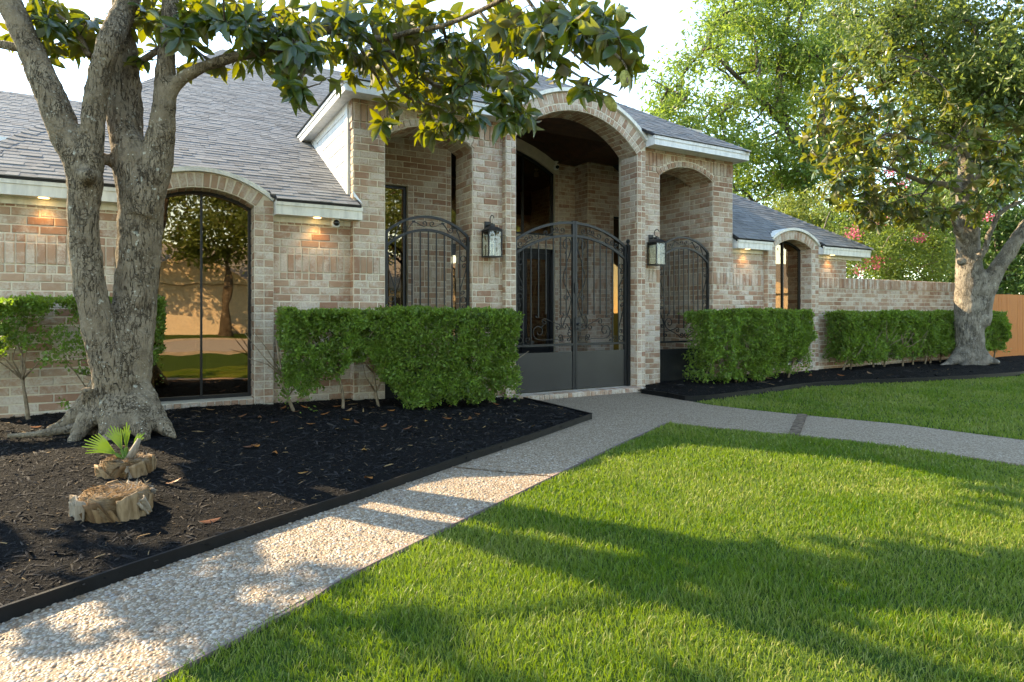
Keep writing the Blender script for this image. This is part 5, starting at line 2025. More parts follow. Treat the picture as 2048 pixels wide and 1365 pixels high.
# limbs carried on into the crown
nodes = []
lb = B()
for lst in (
        [(520, 104, TD + .05, 11), (590, 86, TD + .1, 10), (650, 62, TD + .3, 9.5), (690, 64, 5.7, 9), (740, 82, 5.9, 7.5), (800, 118, 6.2, 6.5), (850, 157, 6.4, 5.5), (885, 174, 6.5, 4.5), (960, 173, 6.5, 3.5), (1010, 168, 6.4, 2)],
        [(690, 64, 5.7, 8), (760, 78, 5.7, 7), (830, 62, 5.6, 6), (885, 52, 5.4, 5), (960, 22, 5.1, 5), (1050, -25, 4.7, 5)],
        [(1040, -20, 4.7, 5), (1110, 8, 4.3, 5), (1170, 55, 4.0, 4), (1215, 95, 3.8, 3.5), (1250, 130, 3.7, 2.5), (1255, 165, 3.6, 2)],
        [(1040, -22, 4.7, 4), (1085, 40, 4.6, 4), (1130, 90, 4.3, 3), (1180, 135, 4.0, 2.5), (1222, 160, 3.8, 2)],
        [(178, 112, TD - .1, 7), (150, 62, TD - .05, 6), (100, 22, TD, 5), (60, 2, TD + .1, 4)],
        [(268, 132, TD + .15, 8), (305, 108, TD + .1, 7), (345, 82, TD + .1, 6), (400, 60, TD + .05, 5), (470, 52, TD, 4), (560, 30, TD, 3)],
        [(742, 84, 5.9, 5), (775, 140, 6.0, 4), (815, 195, 6.1, 3), (880, 215, 6.2, 2), (905, 240, 6.2, 1.5)],
        [(700, 70, 5.7, 4), (735, 120, 6.0, 3), (770, 190, 6.1, 2), (775, 240, 6.1, 1.5)],
        [(960, 25, 5.1, 4), (1000, 80, 5.1, 3), (1015, 160, 5.0, 2.5), (1035, 220, 5.0, 1.5)],
        [(885, 52, 5.4, 4), (900, 100, 5.9, 3), (930, 140, 6.2, 2)],
        [(590, 86, TD, 5), (610, 130, 5.1, 3), (600, 175, 5.0, 2), (640, 168, 4.95, 1.2)],
        [(300, -100, TD, 14), (480, -170, 5.0, 11), (700, -190, 4.8, 9), (900, -200, 4.6, 8), (1100, -160, 4.3, 6), (1300, -150, 4.0, 4)],
        [(350, -120, TD + .2, 11), (520, -230, 6.0, 9), (720, -260, 6.6, 8), (900, -250, 7.0, 6), (1060, -180, 7.2, 4)],
        [(-20, -80, TD - .1, 14), (-150, -180, 4.6, 11), (-260, -330, 4.0, 8), (-300, -560, 3.5, 5)],
        [(60, 100, TD - .28, 10), (-80, 80, 4.9, 8), (-250, 100, 4.7, 6), (-430, 110, 4.6, 4)],  # out-of-view limb added to carry the shade-casting clumps
        [(240, -100, TD + .1, 13), (160, -260, 5.9, 10), (120, -420, 6.4, 7), (100, -600, 6.6, 4)]):
    p_, r_ = P3(lst)
    lb.tube(p_, r_, 9)
    nodes += [tuple(q) for q in p_]
ob = lb.build('limbs', MAT['bark'], mag, True)
ob.matrix_parent_inverse = inv
blobs = [(120, 22, 80, 40, 5.3, .5, 15), (78, 105, 22, 26, 5.15, .15, 3), (112, 70, 40, 34, 5.3, .3, 6), (175, 85, 26, 46, 5.45, .3, 7), (290, 55, 60, 50, 5.5, .4, 13), (360, 40, 60, 40, 5.4, .5, 11),
         (262, 112, 22, 24, 5.5, .2, 3), (366, 145, 16, 12, 5.6, .1, 1), (425, 55, 70, 48, 5.4, .5, 16), (530, 35, 80, 45, 5.3, .5, 18), (480, 112, 60, 28, 5.5, .3, 6), (590, 85, 50, 50, 5.1, .4, 14),
         (590, 165, 26, 18, 5.0, .2, 4), (612, 180, 18, 14, 4.95, .1, 2), (656, 158, 10, 6, 4.95, .05, 1), (672, 60, 55, 55, 5.7, .5, 15), (712, 130, 24, 26, 6.0, .3, 4), (780, 35, 80, 45, 6.0, .6, 17), (800, 130, 60, 50, 6.3, .5, 14),
         (880, 150, 70, 62, 6.5, .5, 22), (860, 50, 75, 50, 6.0, .6, 15), (955, 120, 60, 70, 6.3, .6, 20), (900, 235, 48, 20, 6.2, .3, 6), (862, 262, 18, 12, 6.2, .2, 2), (770, 225, 18, 26, 6.1, .2, 3), (940, 225, 30, 18, 6.1, .2, 3),
         (1018, 165, 38, 50, 5.1, .3, 8), (1030, 228, 24, 22, 5.0, .2, 4), (1055, 55, 65, 50, 4.8, .5, 14), (1120, 40, 50, 45, 4.3, .3, 9), (1175, 40, 40, 36, 4.0, .3, 7), (1225, 60, 40, 45, 3.75, .2, 6), (1110, 130, 26, 36, 4.5, .2, 3),
         (1180, 165, 16, 14, 3.75, .1, 2), (1248, 120, 16, 26, 3.65, .1, 2), (1000, 30, 50, 40, 5.2, .5, 8), (20, 60, 10, 40, 5.2, .2, 1),
         # unseen rest of the crown; left-hand clumps added to shade walk and bed
         (450, -140, 450, 90, 5.2, .8, 18), (1000, -120, 260, 60, 4.6, .6, 14), (100, -260, 250, 160, 5.8, 1.0, 16), (-200, -320, 160, 200, 4.4, .9, 24), (-450, -60, 130, 130, 5.5, .7, 26), (-480, 120, 170, 90, 4.7, .5, 26), (700, -300, 350, 100, 6.6, .8, 10)]
tips = []
for x, y, rx, ry, d_, ds, k in blobs:
    for _ in range(int(k * (1 if y < 0 else 1.3 if x > 650 else 1.0))):
        a = rng.uniform(0, 6.28)
        q = math.sqrt(rng.random())
        tips.append(np.array(D(x + rx * q * math.cos(a), y + ry * q * math.sin(a), d_ + rng.uniform(-ds, ds))))
tw = B()
ax = connect(nodes, tips, tw, .010, .0035, .05)
ob = tw.build('twigs', MAT['bark3'], mag, True)
ob.matrix_parent_inverse = inv
tag(ob, kind='stuff')
ax = [a / np.linalg.norm(a) + np.array([0, 0, .25]) + rng.normal(0, .3, 3) for a in ax]
P, x, y, z, S = whorls(tips, ax, (6, 9), .178)
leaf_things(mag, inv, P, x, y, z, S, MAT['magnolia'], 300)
MAT['cone'] = simple('magnolia_seed_cone', (.33, .32, .10), .8, .2, .2, 60, bump=(120, .8, .008))
for x, y, d_ in ((1221, 207, 3.7), (1172, 22, 4.0), (1242, 28, 3.75), (1250, 158, 3.65), (1060, 88, 4.9)):
    c_ = D(x, y, d_)
    bb = B().lathe([(.006, .052), (.02, .045), (.030, .02), (.032, -.005), (.026, -.035), (.012, -.05), (.004, -.056)], (0, 0, 0), 12)
    ob = link('seed_cone', bb.mesh('seed_cone', True), MAT['cone'], mag)
    ob.matrix_parent_inverse = inv
    ob.location = c_
    ob.rotation_euler = (random.uniform(-.5, .5), random.uniform(-.6, .6), 0)

# --- the pale magnolia by the fence
TD2 = 13.3
mag2 = thing('magnolia_tree', 'pale smooth-barked magnolia with pruning knots beside the cedar fence', 'tree', tuple(D(1942, 724, TD2)))
inv2 = Matrix.Translation(-Vector(mag2.location))
tubes = []
for lst in ([(1940, 760, TD2, 36), (1940, 715, TD2, 31), (1938, 680, TD2, 28), (1938, 620, TD2, 28), (1940, 560, TD2, 27), (1936, 500, TD2, 23), (1934, 440, TD2, 22), (1932, 390, TD2, 19), (1930, 330, TD2 + .1, 14), (1926, 250, TD2 + .1, 11), (1915, 120, TD2 + .2, 9), (1905, 0, TD2 + .2, 6)],
            [(1955, 650, TD2 - .05, 24), (1968, 590, TD2 - .1, 20), (1990, 545, TD2 - .15, 17), (2014, 510, TD2 - .2, 15), (2040, 470, TD2 - .25, 14), (2075, 420, TD2 - .3, 12), (2130, 320, TD2 - .4, 9), (2170, 200, TD2 - .4, 7)],
            [(1952, 525, TD2 - .2, 7), (1970, 500, TD2 - .35, 6.5), (1978, 470, TD2 - .4, 6.5), (1990, 445, TD2 - .45, 6), (2000, 425, TD2 - .5, 6), (2030, 408, TD2 - .5, 5), (2060, 400, TD2 - .5, 4)],
            [(1948, 480, TD2 - .2, 8), (1954, 430, TD2 - .3, 7), (1950, 380, TD2 - .3, 6), (1962, 330, TD2 - .3, 5)],
            [(1930, 400, TD2, 9), (1910, 378, TD2 - .2, 8), (1880, 368, TD2 - .4, 7), (1840, 362, TD2 - .5, 6), (1790, 340, TD2 - .7, 5), (1740, 330, TD2 - .8, 3.5)],
            [(1922, 480, TD2 - .1, 6), (1905, 440, TD2 - .3, 5), (1888, 415, TD2 - .4, 4)],
            [(1925, 250, TD2, 8), (1860, 190, TD2 - .5, 6), (1780, 160, TD2 - .9, 4)],
            [(1928, 300, TD2, 8), (1860, 285, TD2 - .6, 6), (1770, 270, TD2 - 1.0, 5), (1700, 290, TD2 - 1.1, 3)],
            [(1925, 706, TD2 - .05, 18), (1902, 724, TD2 - .2, 9), (1882, 733, TD2 - .4, 5)],
            [(1955, 704, TD2 - .05, 18), (1978, 719, TD2 - .2, 9), (2000, 726, TD2 - .4, 5)],
            [(1938, 704, TD2 - .1, 18), (1930, 730, TD2 - .3, 9), (1922, 740, TD2 - .6, 5)],
            [(1918, 462, TD2 - .15, 10), (1912, 464, TD2 - .3, 8)],
            [(1924, 525, TD2 - .2, 10), (1920, 523, TD2 - .36, 8)]):
    p_, r_ = P3(lst)
    tubes.append((p_, r_, 10))
tk = bark_obj('trunk', tubes, MAT['bark2'], mag2, .035, 4, .05, .2)
tk.matrix_parent_inverse = inv2
nodes = [tuple(q) for t_ in tubes[:8] for q in t_[0]]
cen = np.array(D(1850, 255, TD2 - .5))
tips = []
while len(tips) < 500:
    q = rng.uniform(-1, 1, 3)
    r_ = np.linalg.norm(q)
    if r_ > 1 or rng.random() > .15 + r_ ** 1.5:
        continue
    w_ = cen + q * np.array([2.75, 2.3, 2.15])
    if vnoise(w_[None] * 1.1, 21)[0] < .38:
        continue
    tips.append(w_)
for x, y, rx, ry, k in ((1700, 350, 50, 60, 26), (1690, 215, 40, 90, 26), (1770, 420, 70, 35, 26), (2000, 330, 50, 50, 26), (1850, 420, 60, 25, 16), (1720, 430, 30, 30, 10)):
    for _ in range(k):
        tips.append(np.array(D(x + rng.normal(0, rx * .55), y + rng.normal(0, ry * .55), TD2 - .8 + rng.uniform(-.7, .7))))
tw = B()
ax = connect(nodes, tips, tw, .018, .006, .08)
ob = tw.build('twigs', MAT['bark3'], mag2, True)
ob.matrix_parent_inverse = inv2
tag(ob, kind='stuff')
ax = [a / np.linalg.norm(a) + np.array([0, 0, .35]) + rng.normal(0, .3, 3) for a in ax]
P, x, y, z, S = whorls(tips, ax, (6, 9), .20)
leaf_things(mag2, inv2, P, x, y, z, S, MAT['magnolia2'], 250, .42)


def leafy_tree(name, label, base, top, r0, ells, n_clump, per, leaf, mat, bark, spread=.55, droop=.0, group=None, cat='tree', seed=1, fork=None, sub_r=.03, ratio=.42):
    """trunk, limbs reaching clump centres in the crown ellipsoids, leaf clumps round them"""
    t = thing(name, label, cat, base, group)
    iv = Matrix.Translation(-Vector(base))
    base, top = np.array(base, float), np.array(top, float)
    pts = smooth_path([base - np.array([0, 0, .1]), base * .66 + top * .34 + rng.normal(0, .12, 3) * [1, 1, 0], base * .33 + top * .67 + rng.normal(0, .15, 3) * [1, 1, 0], top], 5)
    bb = B()
    rr = [r0 * (1.25 - 1.0 * i / (len(pts) - 1)) if i else r0 * 1.5 for i in range(len(pts))]
    bb.tube(pts, rr, 10)
    extra = [np.array(q) for q in pts[int(len(pts) * .45):]]
    if fork:
        for fk in fork:
            fp = smooth_path([np.array(q) for q in fk], 4)
            bb.tube(fp, [r0 * (.75 - .5 * i / (len(fp) - 1)) for i in range(len(fp))], 9)
            extra += [np.array(q) for q in fp[1:]]
    ob_ = bb.build('trunk', bark, t, True)
    ob_.matrix_parent_inverse = iv
    C = []
    tot = sum(e[2] for e in ells)
    for ec, er, wgt in ells:
        k = int(n_clump * wgt / tot)
        while k > 0:
            q = rng.uniform(-1, 1, 3)
            r_ = np.linalg.norm(q)
            if r_ > 1 or rng.random() > .2 + r_ * r_:
                continue
            C.append(np.array(ec) + q * np.array(er))
            k -= 1
    bb = B()
    connect([tuple(q) for q in extra], C, bb, sub_r, sub_r * .3, .07)
    ob_ = bb.build('branches', bark, t, True)
    ob_.matrix_parent_inverse = iv
    tag(ob_, kind='stuff')
    C = np.array(C)
    n_ = len(C) * per
    ci = np.repeat(np.arange(len(C)), per)
    sz = (spread * rng.uniform(.6, 1.35, len(C)))[ci]
    off = rng.normal(0, 1, (n_, 3)) * np.array([.5, .5, .36]) * sz[:, None]
    off[:, 2] -= droop * np.abs(off[:, 0] + off[:, 1])
    Pp = C[ci] + off
    o_ = scatter_leaves('crown', Pp, leaf, mat, t, ratio, -.15)
    o_.matrix_parent_inverse = iv
    return t, Pp


def G(x, y, d_):
    return tuple(float(q) for q in D(x, y, d_))


# tall fresh-green tree behind the house
d_ = 30.0
pb = G(1618, 645, d_)
fk = [[G(1622, 380, d_), G(1600, 300, d_ - .5), G(1560, 240, d_ - 1), G(1500, 180, d_ - 1.5), G(1440, 120, d_ - 2)], [G(1620, 360, d_), G(1645, 240, d_), G(1660, 130, d_), G(1690, 20, d_)],
      [G(1560, 240, d_ - 1), G(1560, 140, d_ - 1), G(1580, 20, d_)]]
leafy_tree('pecan_tree', 'tall fresh green tree with grey limbs rising behind the house roof', (pb[0], pb[1], 0), G(1612, 250, d_), .34,
           [(G(1420, 200, d_ - 2), (3.0, 2.6, 3.2), 5), (G(1530, 110, d_ - 1), (3.4, 3, 3.4), 6), (G(1620, 60, d_), (3.6, 3, 3.6), 6), (G(1560, 300, d_), (3.4, 2.5, 2.2), 5), (G(1400, 300, d_ - 2), (1.9, 1.6, 1.5), 2), (G(1500, 10, d_), (2.2, 2.5, 3), 3), (G(1680, 200, d_ + 1), (2.5, 2.5, 4.5), 5), (G(1540, 400, d_ + 1), (2.5, 2, 1.6), 3)],
           300, 150, .26, MAT['pecan'], MAT['bark3'], .92, .14, fork=fk, sub_r=.05, ratio=.34)
# oak standing on the lawn out to the right, its crown hanging into the picture
leafy_tree('oak_tree', 'oak whose small-leaved crown hangs over the pale magnolia from the lawn', (18.0, 2.6, 0), (17.2, 3.6, 6.6), .30,
           [(G(1960, 60, 11.5), (1.9, 1.7, 1.5), 6), (G(1830, 60, 12.0), (1.5, 1.4, 1.2), 5), (G(2060, 130, 11), (1.6, 1.6, 1.1), 5), (G(1750, 20, 12.3), (.9, .9, .9), 2), (G(2000, -120, 11.5), (2.6, 2.4, 1.5), 5), (G(1930, 190, 11.6), (1.1, .9, .6), 3), (G(2250, 60, 10.8), (2.0, 1.8, 1.6), 4)],
           220, 170, .10, MAT['oak'], MAT['bark3'], .46, .05, sub_r=.03, ratio=.45)
# crape myrtle in flower behind the garden wall
t, Pp = leafy_tree('crape_myrtle', 'crape myrtle with pink flower heads growing behind the garden wall', (15.2, 10.3, 0), (15.3, 10.2, 2.2), .09,
                   [(G(1760, 465, 17), (2.0, 1.3, 1.15), 6), (G(1850, 430, 17.5), (1.9, 1.3, 1.3), 5), (G(1700, 510, 16.5), (1.0, .9, .8), 3), (G(1840, 530, 17), (1.4, .9, .6), 3)],
                   110, 200, .085, MAT['crape'], MAT['bark2'], .42, .05, cat='shrub', ratio=.5, sub_r=.02)
for x, y, k in ((1707, 464, 1.0), (1697, 482, .6), (1683, 480, .5), (1752, 520, .7), (1752, 535, .4), (1798, 366, .7), (1840, 475, .7), (1766, 440, .9), (1866, 443, .4), (1980, 434, .6), (1716, 540, .4), (1783, 345, .4)):
    c_ = np.array(D(x, y, 15.9 if x < 1950 else 15.5))
    n_ = int(90 * k)
    Pf = c_ + rng.normal(0, 1, (n_, 3)) * np.array([.10, .10, .07]) * (.6 + .5 * k)
    xx, yy, zz_ = frames(rng.normal(size=(n_, 3)))
    s_ = rng.uniform(.035, .07, n_)
    o_ = tag(link('flower_head', instance_np('flower_head', DV, DF, Pf, xx, yy, zz_, np.stack([s_ * .8, s_, s_], 1)), MAT['pink'], t), kind='stuff')
    o_.matrix_parent_inverse = Matrix.Translation(-Vector(t.location))
# backdrop planting behind the right-hand roofs and the fence
leafy_tree('evergreen_shrub', 'yellow-green shrub showing above the low roof by the crape myrtle', (17.0, 14.2, 0), (17.0, 14.2, 2.6), .10,
           [(G(1620, 445, 22), (1.6, 1.5, 1.0), 4), (G(1690, 470, 21), (1.2, 1.2, 1.0), 3)], 60, 200, .11, MAT['shrub'], MAT['bark3'], .5, cat='shrub', sub_r=.02)
for i, (lb_, x, y, d2, er, wz, mt) in enumerate((
        ('dark green tree filling the gap behind the entry roof corner', 1520, 440, 30, (3.4, 2.5, 3.0), 0, 'pecan'),
        ('dark green tree behind the crape myrtle and garden wall', 1760, 400, 27, (4.2, 2.5, 4.2), 0, 'dark_tree'),
        ('dark green tree with a thin trunk behind the cedar fence', 1992, 420, 20, (2.8, 2.0, 3.6), 0, 'dark_tree'),
        ('bright leafy tree glimpsed between the pale magnolia limbs', 1900, 300, 25, (3.0, 2.2, 3.4), 0, 'pecan'),
        ('dense tree at the end of the fence beyond the pale magnolia', 2110, 400, 22, (3.4, 2.4, 4.2), 0, 'dark_tree'))):
    c_ = G(x, y, d2)
    g0 = D(x, 640, d2)
    leafy_tree('background_tree', lb_, (c_[0], c_[1], 0), (c_[0], c_[1], c_[2]), .16, [((c_[0], c_[1], c_[2]), er, 1), ((c_[0], c_[1], c_[2] * .5), (er[0], er[1], c_[2] * .45), .7)],
               90, 210, .17, MAT[mt], MAT['bark3'], .95, group='trees behind the garden wall', sub_r=.04)

# ---------------------------------------------------------------- palm stumps
m = M('palm_fibre', rough=.95, spec=.1)
fb = m.noise(40, 6, .7, m.mapping((1, 1, 3)))
m.color(m.mix(m.ramp(m.noise(9, 3), [(.4, 0.0), (.65, .8)]), m.ramp(fb, [(.25, (.05, .022, .008)), (.5, (.16, .085, .035)), (.75, (.30, .18, .085))]), (.26, .175, .105)))
m.bump(fb, 1.0, .02)
MAT['fibre'] = m.m
m = M('palm_husk', rough=.7, spec=.2)
gh = m.noise(14, 5, .6, m.mapping((3, 3, .7)))
hk = m.ramp(m.rnd(), [(0, (.10, .045, .018)), (.3, (.26, .15, .07)), (.6, (.35, .235, .135)), (.8, (.30, .25, .20)), (1, (.42, .34, .25))])
m.color(m.mix(1.0, hk, m.ramp(gh, [(.28, (.40, .34, .28)), (.7, (1, 1, 1))]), 'MULTIPLY'))
m.bump(gh, .6, .008)
MAT['husk'] = m.m
MAT['palm_leaf'] = small_leaf_mat('palm_leaf', [(.03, .09, .008), (.06, .15, .012), (.11, .20, .03)], (.22, .36, .03), .25, .4)


def stump(label, c_, rad, h, husks, jag):
    z0 = float(bed_l_z(np.array([c_[0]]), np.array([c_[1]]))[0])
    t = thing('palm_stump', label, 'stump', (c_[0], c_[1], z0))
    bb = B()
    k = 40
    prof = [(1.02, -.05), (1.05, .25), (1.02, .6), (.96, .9), (.90, 1.0), (.7, 1.015), (.4, .99), (.12, 1.0)]
    vs_ = []
    for r_, z_ in prof:
        for j in range(k):
            a = 2 * math.pi * j / k
            w = 1 + .05 * math.sin(3 * a + 1) + random.uniform(-.03, .03)
            vs_.append((rad * r_ * w * math.cos(a), rad * r_ * w * math.sin(a), h * z_ + random.uniform(-.006, .006) * (z_ > .5)))
    n_ = len(prof)
    bb.add(vs_, [(i * k + j, i * k + (j + 1) % k, (i + 1) * k + (j + 1) % k, (i + 1) * k + j) for i in range(n_ - 1) for j in range(k)] + [tuple(range((n_ - 1) * k, n_ * k))])
    link('core', bb.mesh('core', True), MAT['fibre'], t)
    for i in range(husks):
        a0 = 2 * math.pi * i / husks + random.uniform(-.2, .2)
        wd = random.uniform(.38, .8)
        tilt = random.uniform(-.6, .6)
        bb = B()
        rows = []
        z_a, z_b = -.03, h * random.uniform(.55, .95 + jag)
        for r_ in range(6):
            f_ = r_ / 5
            row = []
            for q in range(6):
                g_ = q / 5 - .5
                a = a0 + g_ * wd * (1 - .10 * f_) + tilt * (f_ - .5)
                rr = rad * (1.08 + .035 * (i % 3) + .05 * f_ * f_ * (i % 2) * (1 + 3 * jag)) + .012 * math.sin(q * 2.2 + i)
                row.append((rr * math.cos(a), rr * math.sin(a), z_a + (z_b - z_a) * f_ * (1 + .25 * g_ * (1 if i % 2 else -1)) + random.uniform(-.004, .004)))
            rows.append(row)
        vs_ = [p for r_ in rows for p in r_]
        vs2 = [(x * .955, y * .955, z - .002) for x, y, z in vs_]
        fs_ = [(i_ * 6 + j, i_ * 6 + j + 1, (i_ + 1) * 6 + j + 1, (i_ + 1) * 6 + j) for i_ in range(5) for j in range(5)]
        bb.add(vs_ + vs2, fs_ + [tuple(x + 36 for x in reversed(q)) for q in fs_] + [(30 + j, 31 + j, 67 + j, 66 + j) for j in range(5)] + [(j * 6, j * 6 + 6, j * 6 + 42, j * 6 + 36) for j in range(5)] + [(j * 6 + 5, j * 6 + 41, j * 6 + 47, j * 6 + 11) for j in range(5)])
        link('husk', bb.mesh('husk', True), MAT['husk'], t)
    # loose fibres on the cut
    n_ = 900
    a = rng.uniform(0, 6.28, n_)
    q = np.sqrt(rng.random(n_)) * rad * .95
    Pf = np.stack([q * np.cos(a), q * np.sin(a), np.full(n_, h * 1.0)], 1)
    xx, yy, zz_ = frames(np.stack([-np.sin(a), np.cos(a), rng.normal(0, .25, n_)], 1) + rng.normal(0, .35, (n_, 3)), unit(rng.normal(0, .3, (n_, 3)) + [0, 0, 1]))
    s_ = rng.uniform(.015, .06, n_)
    o_ = link('fibres', instance_np('fibres', DV, DF, Pf, xx, yy, zz_, np.stack([s_ * .10, s_, s_ * .3], 1)), MAT['husk'], t)
    tag(o_, kind='stuff')
    return t


c1 = D(228, 1022, 3.45)
stump('wide sawn palm stump wrapped in torn tan husks, in the mulch', (c1.x, c1.y), .168, .11, 14, .12)
c2 = D(252, 945, 4.05)
st2 = stump('small ragged palm stump sprouting a green fan, below the magnolia roots', (c2.x, c2.y), .14, .085, 13, .15)
base = Vector((.0, .0, .085))
for fi, (az, el, ln, nb, spn) in enumerate(((2.75, .50, .22, 9, .42), (2.2, .95, .19, 7, .30), (1.5, 1.4, .17, 5, .20), (.5, .95, .13, 4, .22))):
    bb = B()
    dr_ = Vector((math.cos(az) * math.cos(el), math.sin(az) * math.cos(el) * .5, math.sin(el)))
    root = base + dr_ * .07
    bb.tube([base - Vector((0, 0, .02)), root], [.016, .010], 6)
    side = dr_.cross(Vector((0, 1, 0.2))).normalized()
    for i in range(nb):
        f_ = (i / (nb - 1) - .5) * 2 * spn
        d2 = (dr_ * math.cos(f_) + side * math.sin(f_)).normalized()
        e = root + d2 * ln * (1 - .25 * abs(f_) / spn) * random.uniform(.85, 1.05)
        w = d2.cross(Vector((0, 1, 0))).normalized() * .0058
        m1 = root * .45 + e * .55 + Vector((0, -.006, .012))
        bb.add([root - w * .3, root + w * .3, m1 + w, m1 - w, e + w * .5, e - w * .5], [(0, 1, 2, 3), (3, 2, 4, 5)])
    link('fan_leaf', bb.mesh('fan_leaf'), MAT['palm_leaf'], st2)
bb = B().tube([base + Vector((.01, 0, -.02)), base + Vector((.05, 0, .06)), base + Vector((.075, 0, .12))], [.03, .022, .012], 8)
link('leaf_base', bb.mesh('leaf_base', True), MAT['husk'], st2)

# ---------------------------------------------------------------- fallen leaves and litter
m = M('fallen_leaf', rough=.5, spec=.3)
m.color(m.ramp(m.rnd(), [(0, (.12, .04, .015)), (.3, (.27, .085, .02)), (.55, (.38, .13, .025)), (.75, (.28, .155, .08)), (1, (.44, .18, .025))]))
MAT['dead_leaf'] = m.m
dl = bpy.data.meshes.new('fallen_leaf')
dl.from_pydata([tuple(q) for q in LV * np.array([.40, 1, -1.0])], [], [tuple(int(i) for i in q) for q in LF])
dl.polygons.foreach_set('use_smooth', [True] * len(dl.polygons))
spots = [(475, 836), (850, 843), (805, 862), (760, 858), (700, 842), (612, 850), (520, 838), (905, 838), (728, 900), (595, 950), (520, 893), (485, 898), (552, 906), (430, 822), (900, 815), (560, 820), (620, 818), (665, 815), (690, 825), (745, 818), (790, 822), (40, 848), (85, 855), (60, 838),
         (330, 972), (442, 1040), (745, 958), (305, 868), (640, 832), (585, 826), (960, 830), (1000, 812), (720, 850), (540, 848), (940, 842)]
for i, (x, y) in enumerate(spots):
    u = (x - 1024) / 1250
    zg = .1
    for _ in range(5):
        d_ = (EYE - zg) * 1250 / (y - 624)
        wx, wy = (u * CY + SY) * d_, (CY - u * SY) * d_
        zg = float(bed_l_z(np.array([wx]), np.array([wy]))[0])
    if wy > 7.3:
        continue
    o_ = link('fallen_leaf', dl, MAT['dead_leaf'])
    o_.location = (wx, wy, zg + .016)
    o_.rotation_euler = (random.uniform(-.15, .15), random.uniform(-.25, .25), random.uniform(0, 6.28))
    o_.scale = [random.uniform(.075, .125)] * 3
    dpe = (wx - EDGE_A[0]) * enrm[0] + (wy - EDGE_A[1]) * enrm[1]
    if wx < .25 and wy < 5:
        lab, gp = 'dry curled leaf on the mulch near the palm stumps', 'fallen leaves by the palm stumps'
    elif wy > 6.1 and wx > .9:
        lab, gp = 'dry brown leaf on the mulch at the foot of the hollow hedge', 'fallen leaves at the hedge foot'
    elif dpe < .6:
        lab, gp = 'dry leaf on the mulch close to the black edging strip', 'fallen leaves by the edging'
    elif wx < .9:
        lab, gp = 'dry orange leaf on the mulch between magnolia roots and brick wall', 'fallen leaves round the magnolia roots'
    else:
        lab, gp = 'dry orange leaf lying out in the middle of the black mulch', 'fallen leaves on the open mulch'
    tag(o_, lab, 'leaf', gp)
for i, (x, y) in enumerate(((1545, 757), (1690, 750), (1620, 752), (1745, 747), (1312, 792))):
    u = (x - 1024) / 1250
    d_ = (EYE - .09) * 1250 / (y - 624)
    wx, wy = (u * CY + SY) * d_, (CY - u * SY) * d_
    if not inpoly(np.array([wx]), np.array([wy]), BED_R)[0]:
        continue
    o_ = link('fallen_leaf', dl, MAT['dead_leaf'])
    o_.location = (wx, wy, float(bed_r_z(np.array([wx]), np.array([wy]))[0]) + .014)
    o_.rotation_euler = (0, random.uniform(-.2, .2), random.uniform(0, 6.28))
    o_.scale = [random.uniform(.11, .15)] * 3
    tag(o_, 'dry leaf on the mulch strip before the far hedges', 'leaf', 'fallen leaves before the far hedges')

# ---------------------------------------------------------------- grass
LAWN_A = [(-.05, 2.31)] + [(.78, 2.83), (1.92, 3.47), (3.4, 4.29), (4.80, 5.02), (5.20, 4.27), (5.63, 3.50), (5.90, 2.26), (5.6, .6), (5.0, -1.2), (-3, -1.2)]
LAWN_B = [(6.33, 6.09), (6.24, 5.80), (6.36, 5.20), (6.55, 4.67), (6.93, 3.77), (7.08, 2.72), (6.98, 1.2), (12, -1), (24, 0), (24, 5.37), (18.5, 5.37), (15.2, 5.47), (13.2, 5.59), (11.6, 5.83), (10.2, 6.19), (8.9, 6.31), (7.4, 6.13)]


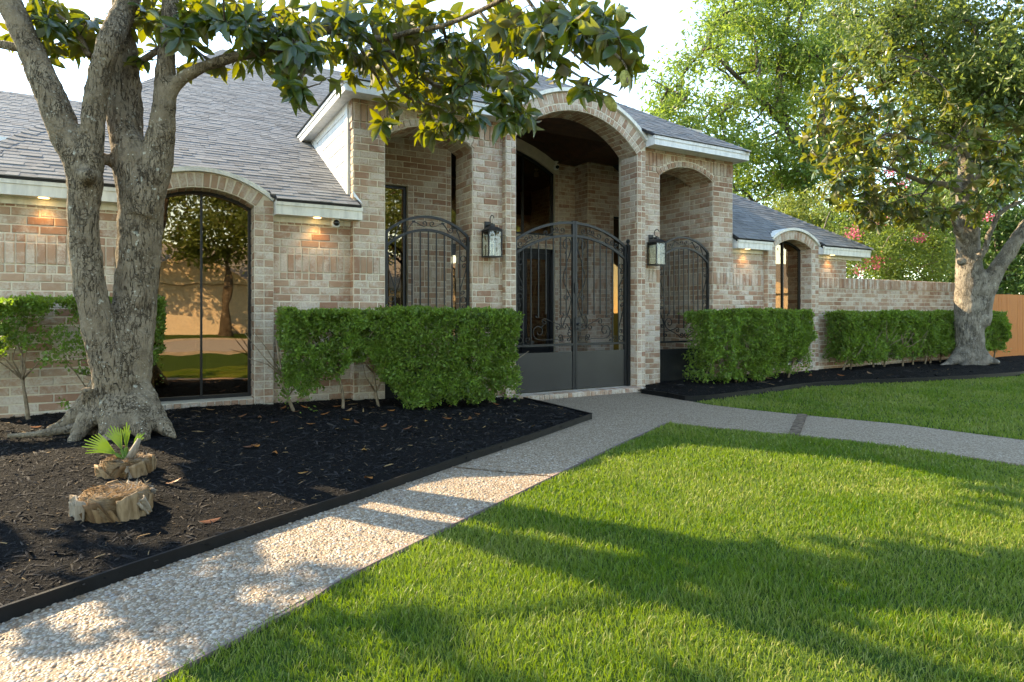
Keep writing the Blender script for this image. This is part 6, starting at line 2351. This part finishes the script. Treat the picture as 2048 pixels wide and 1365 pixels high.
def grass(poly, box, n_, name):
    x = rng.uniform(box[0], box[1], n_)
    y = rng.uniform(box[2], box[3], n_)
    dd = dep(x, y)
    ux = (x * CY - y * SY) / np.maximum(dd, .2)
    k = inpoly(x, y, poly) & (dd > 1.15) & (np.abs(ux) < .95 + .5 / np.maximum(dd, 1)) & (rng.random(n_) < np.clip(3.0 / np.maximum(dd, .1), .06, 1) ** 1.25)
    x, y, dd = x[k], y[k], dd[k]
    m_ = len(x)
    f_ = np.clip(dd / 3.2, .85, 3.2)
    h_ = rng.uniform(.016, .046, m_) * (.55 + .85 * vnoise(np.stack([x * 3, y * 3, x * 0], 1), 31))
    w_ = rng.uniform(.0016, .0028, m_) * f_
    a = rng.uniform(0, 6.283, m_)
    lean = rng.uniform(.15, .95, m_) * h_
    la = rng.uniform(0, 6.283, m_)
    bx = np.stack([np.cos(a), np.sin(a), 0 * a], 1) * w_[:, None]
    p0 = np.stack([x, y, np.full(m_, -.015)], 1)
    ld = np.stack([np.cos(la), np.sin(la), 0 * a], 1) * lean[:, None]
    p1 = p0 + ld * .35 + np.stack([0 * a, 0 * a, h_ * .62], 1)
    p2 = p0 + ld + np.stack([0 * a, 0 * a, h_], 1)
    v = np.stack([p0 - bx, p0 + bx, p1 + bx * .8, p1 - bx * .8, p2], 1).reshape(-1, 3)
    i5 = np.arange(m_) * 5
    f = np.concatenate([np.stack([i5, i5 + 1, i5 + 2], 1), np.stack([i5, i5 + 2, i5 + 3], 1), np.stack([i5 + 3, i5 + 2, i5 + 4], 1)])
    pt_ = vnoise(np.stack([x * 1.4, y * 1.4, x * 0], 1), 33) * .6 + vnoise(np.stack([x * 5, y * 5, x * 0], 1), 34) * .4
    r_ = np.clip(rng.normal(.40, .17, m_) + (pt_ - .5) * .7, 0, .80)
    r_ = np.where(rng.random(m_) < .035 + .05 * (pt_ > .68), rng.uniform(.85, .999, m_), r_)
    o_ = link(name, np_mesh(name, v, f, np.repeat(r_, 5)), MAT['grass'])
    return tag(o_, 'short mown green lawn grass', 'grass', None, 'stuff')


grass(LAWN_A, (-3, 6, -1.2, 5.1), 620000, 'grass').__setitem__('label', 'mown green grass between the pebble walks')
grass(LAWN_B, (6.2, 22, .3, 6.4), 640000, 'grass').__setitem__('label', 'mown green grass beyond the curving side walk')

# ---------------------------------------------------------------- across the street (seen mirrored in the panes)
MAT['nb_brick'] = simple('painted_brick_beige', (.55, .46, .36), .9, .15, .08, 6)
def neighbour(label, loc, rz=0.0):
    nb = thing('neighbour_house', label, 'house', loc, rz=rz)
    link('wall', B().box((-7, -6, 0), (8, 0, 2.7)).mesh('wall'), MAT['nb_brick'], nb)
    link('porch_wall', B().box((-3.4, .002, 0), (2.6, 1.5, 2.7)).mesh('porch_wall'), MAT['nb_brick'], nb)
    link('roof', B().prism([(-7.4, .4, 2.7), (8.4, .4, 2.7), (8.4, -3, 5.2), (-7.4, -3, 5.2)], (0, 0, .1)).prism([(-7.4, -6.4, 2.7), (8.4, -6.4, 2.7), (8.4, -3, 5.19), (-7.4, -3, 5.19)], (0, 0, .1)).mesh('roof'), MAT['shingle'], nb)
    link('gable', B().prism([(-3.7, 1.8, 2.72), (2.9, 1.8, 2.72), (-.4, 1.8, 4.6)], (0, -4, 0)).mesh('gable'), MAT['nb_brick'], nb)
    link('door', B().box((3.6, .01, 0), (4.5, .05, 2.1)).mesh('door'), MAT['siding'], nb)
    for x in (-6, 5.2):
        link('window', B().box((x, .01, .8), (x + 1.3, .04, 2.2)).mesh('window'), MAT['black_frame'], nb)
    link('low_wall', B().box((-2.2, 2.6, -.02), (1.2, 2.8, 1.0)).mesh('low_wall'), MAT['nb_brick'], nb)


neighbour('beige painted house across the street mirrored in the arched pane', (2, -24, 0))
neighbour('beige painted house across the street mirrored in the courtyard window', (20, -24, 0))
neighbour('beige painted house at the street bend mirrored in the far window bay', (43, -20, 0), R(40))
for lb_, bx, by, hh in (('street tree mirrored in the arched pane before the beige house', 3.0, -18.5, 6.0), ('second street tree mirrored in the arched pane, left of the door', -2.8, -19.5, 6.5), ('street tree mirrored in the far window', 11, -17, 6.5), ('street tree further along the far kerb', -9, -18, 6.5), ('tall street tree mirrored in the far window bay', 17, -14, 7.5), ('broad street tree beyond the far kerb to the right', 24, -17, 7.5), ('street tree mirrored in the courtyard window', 7, -20, 6.5), ('tall street tree at the bend mirrored in the far window bay', 33, -9, 8.0), ('broad street tree at the bend beyond the far kerb', 30, -14, 7.5)):
    leafy_tree('street_tree', lb_, (bx, by, 0), (bx, by, hh * .75), .22, [((bx, by, hh), (3.2, 3.0, 2.4), 1)], 80, 110, .26, MAT['oak'], MAT['bark3'], 1.0, group='trees across the street', sub_r=.05)
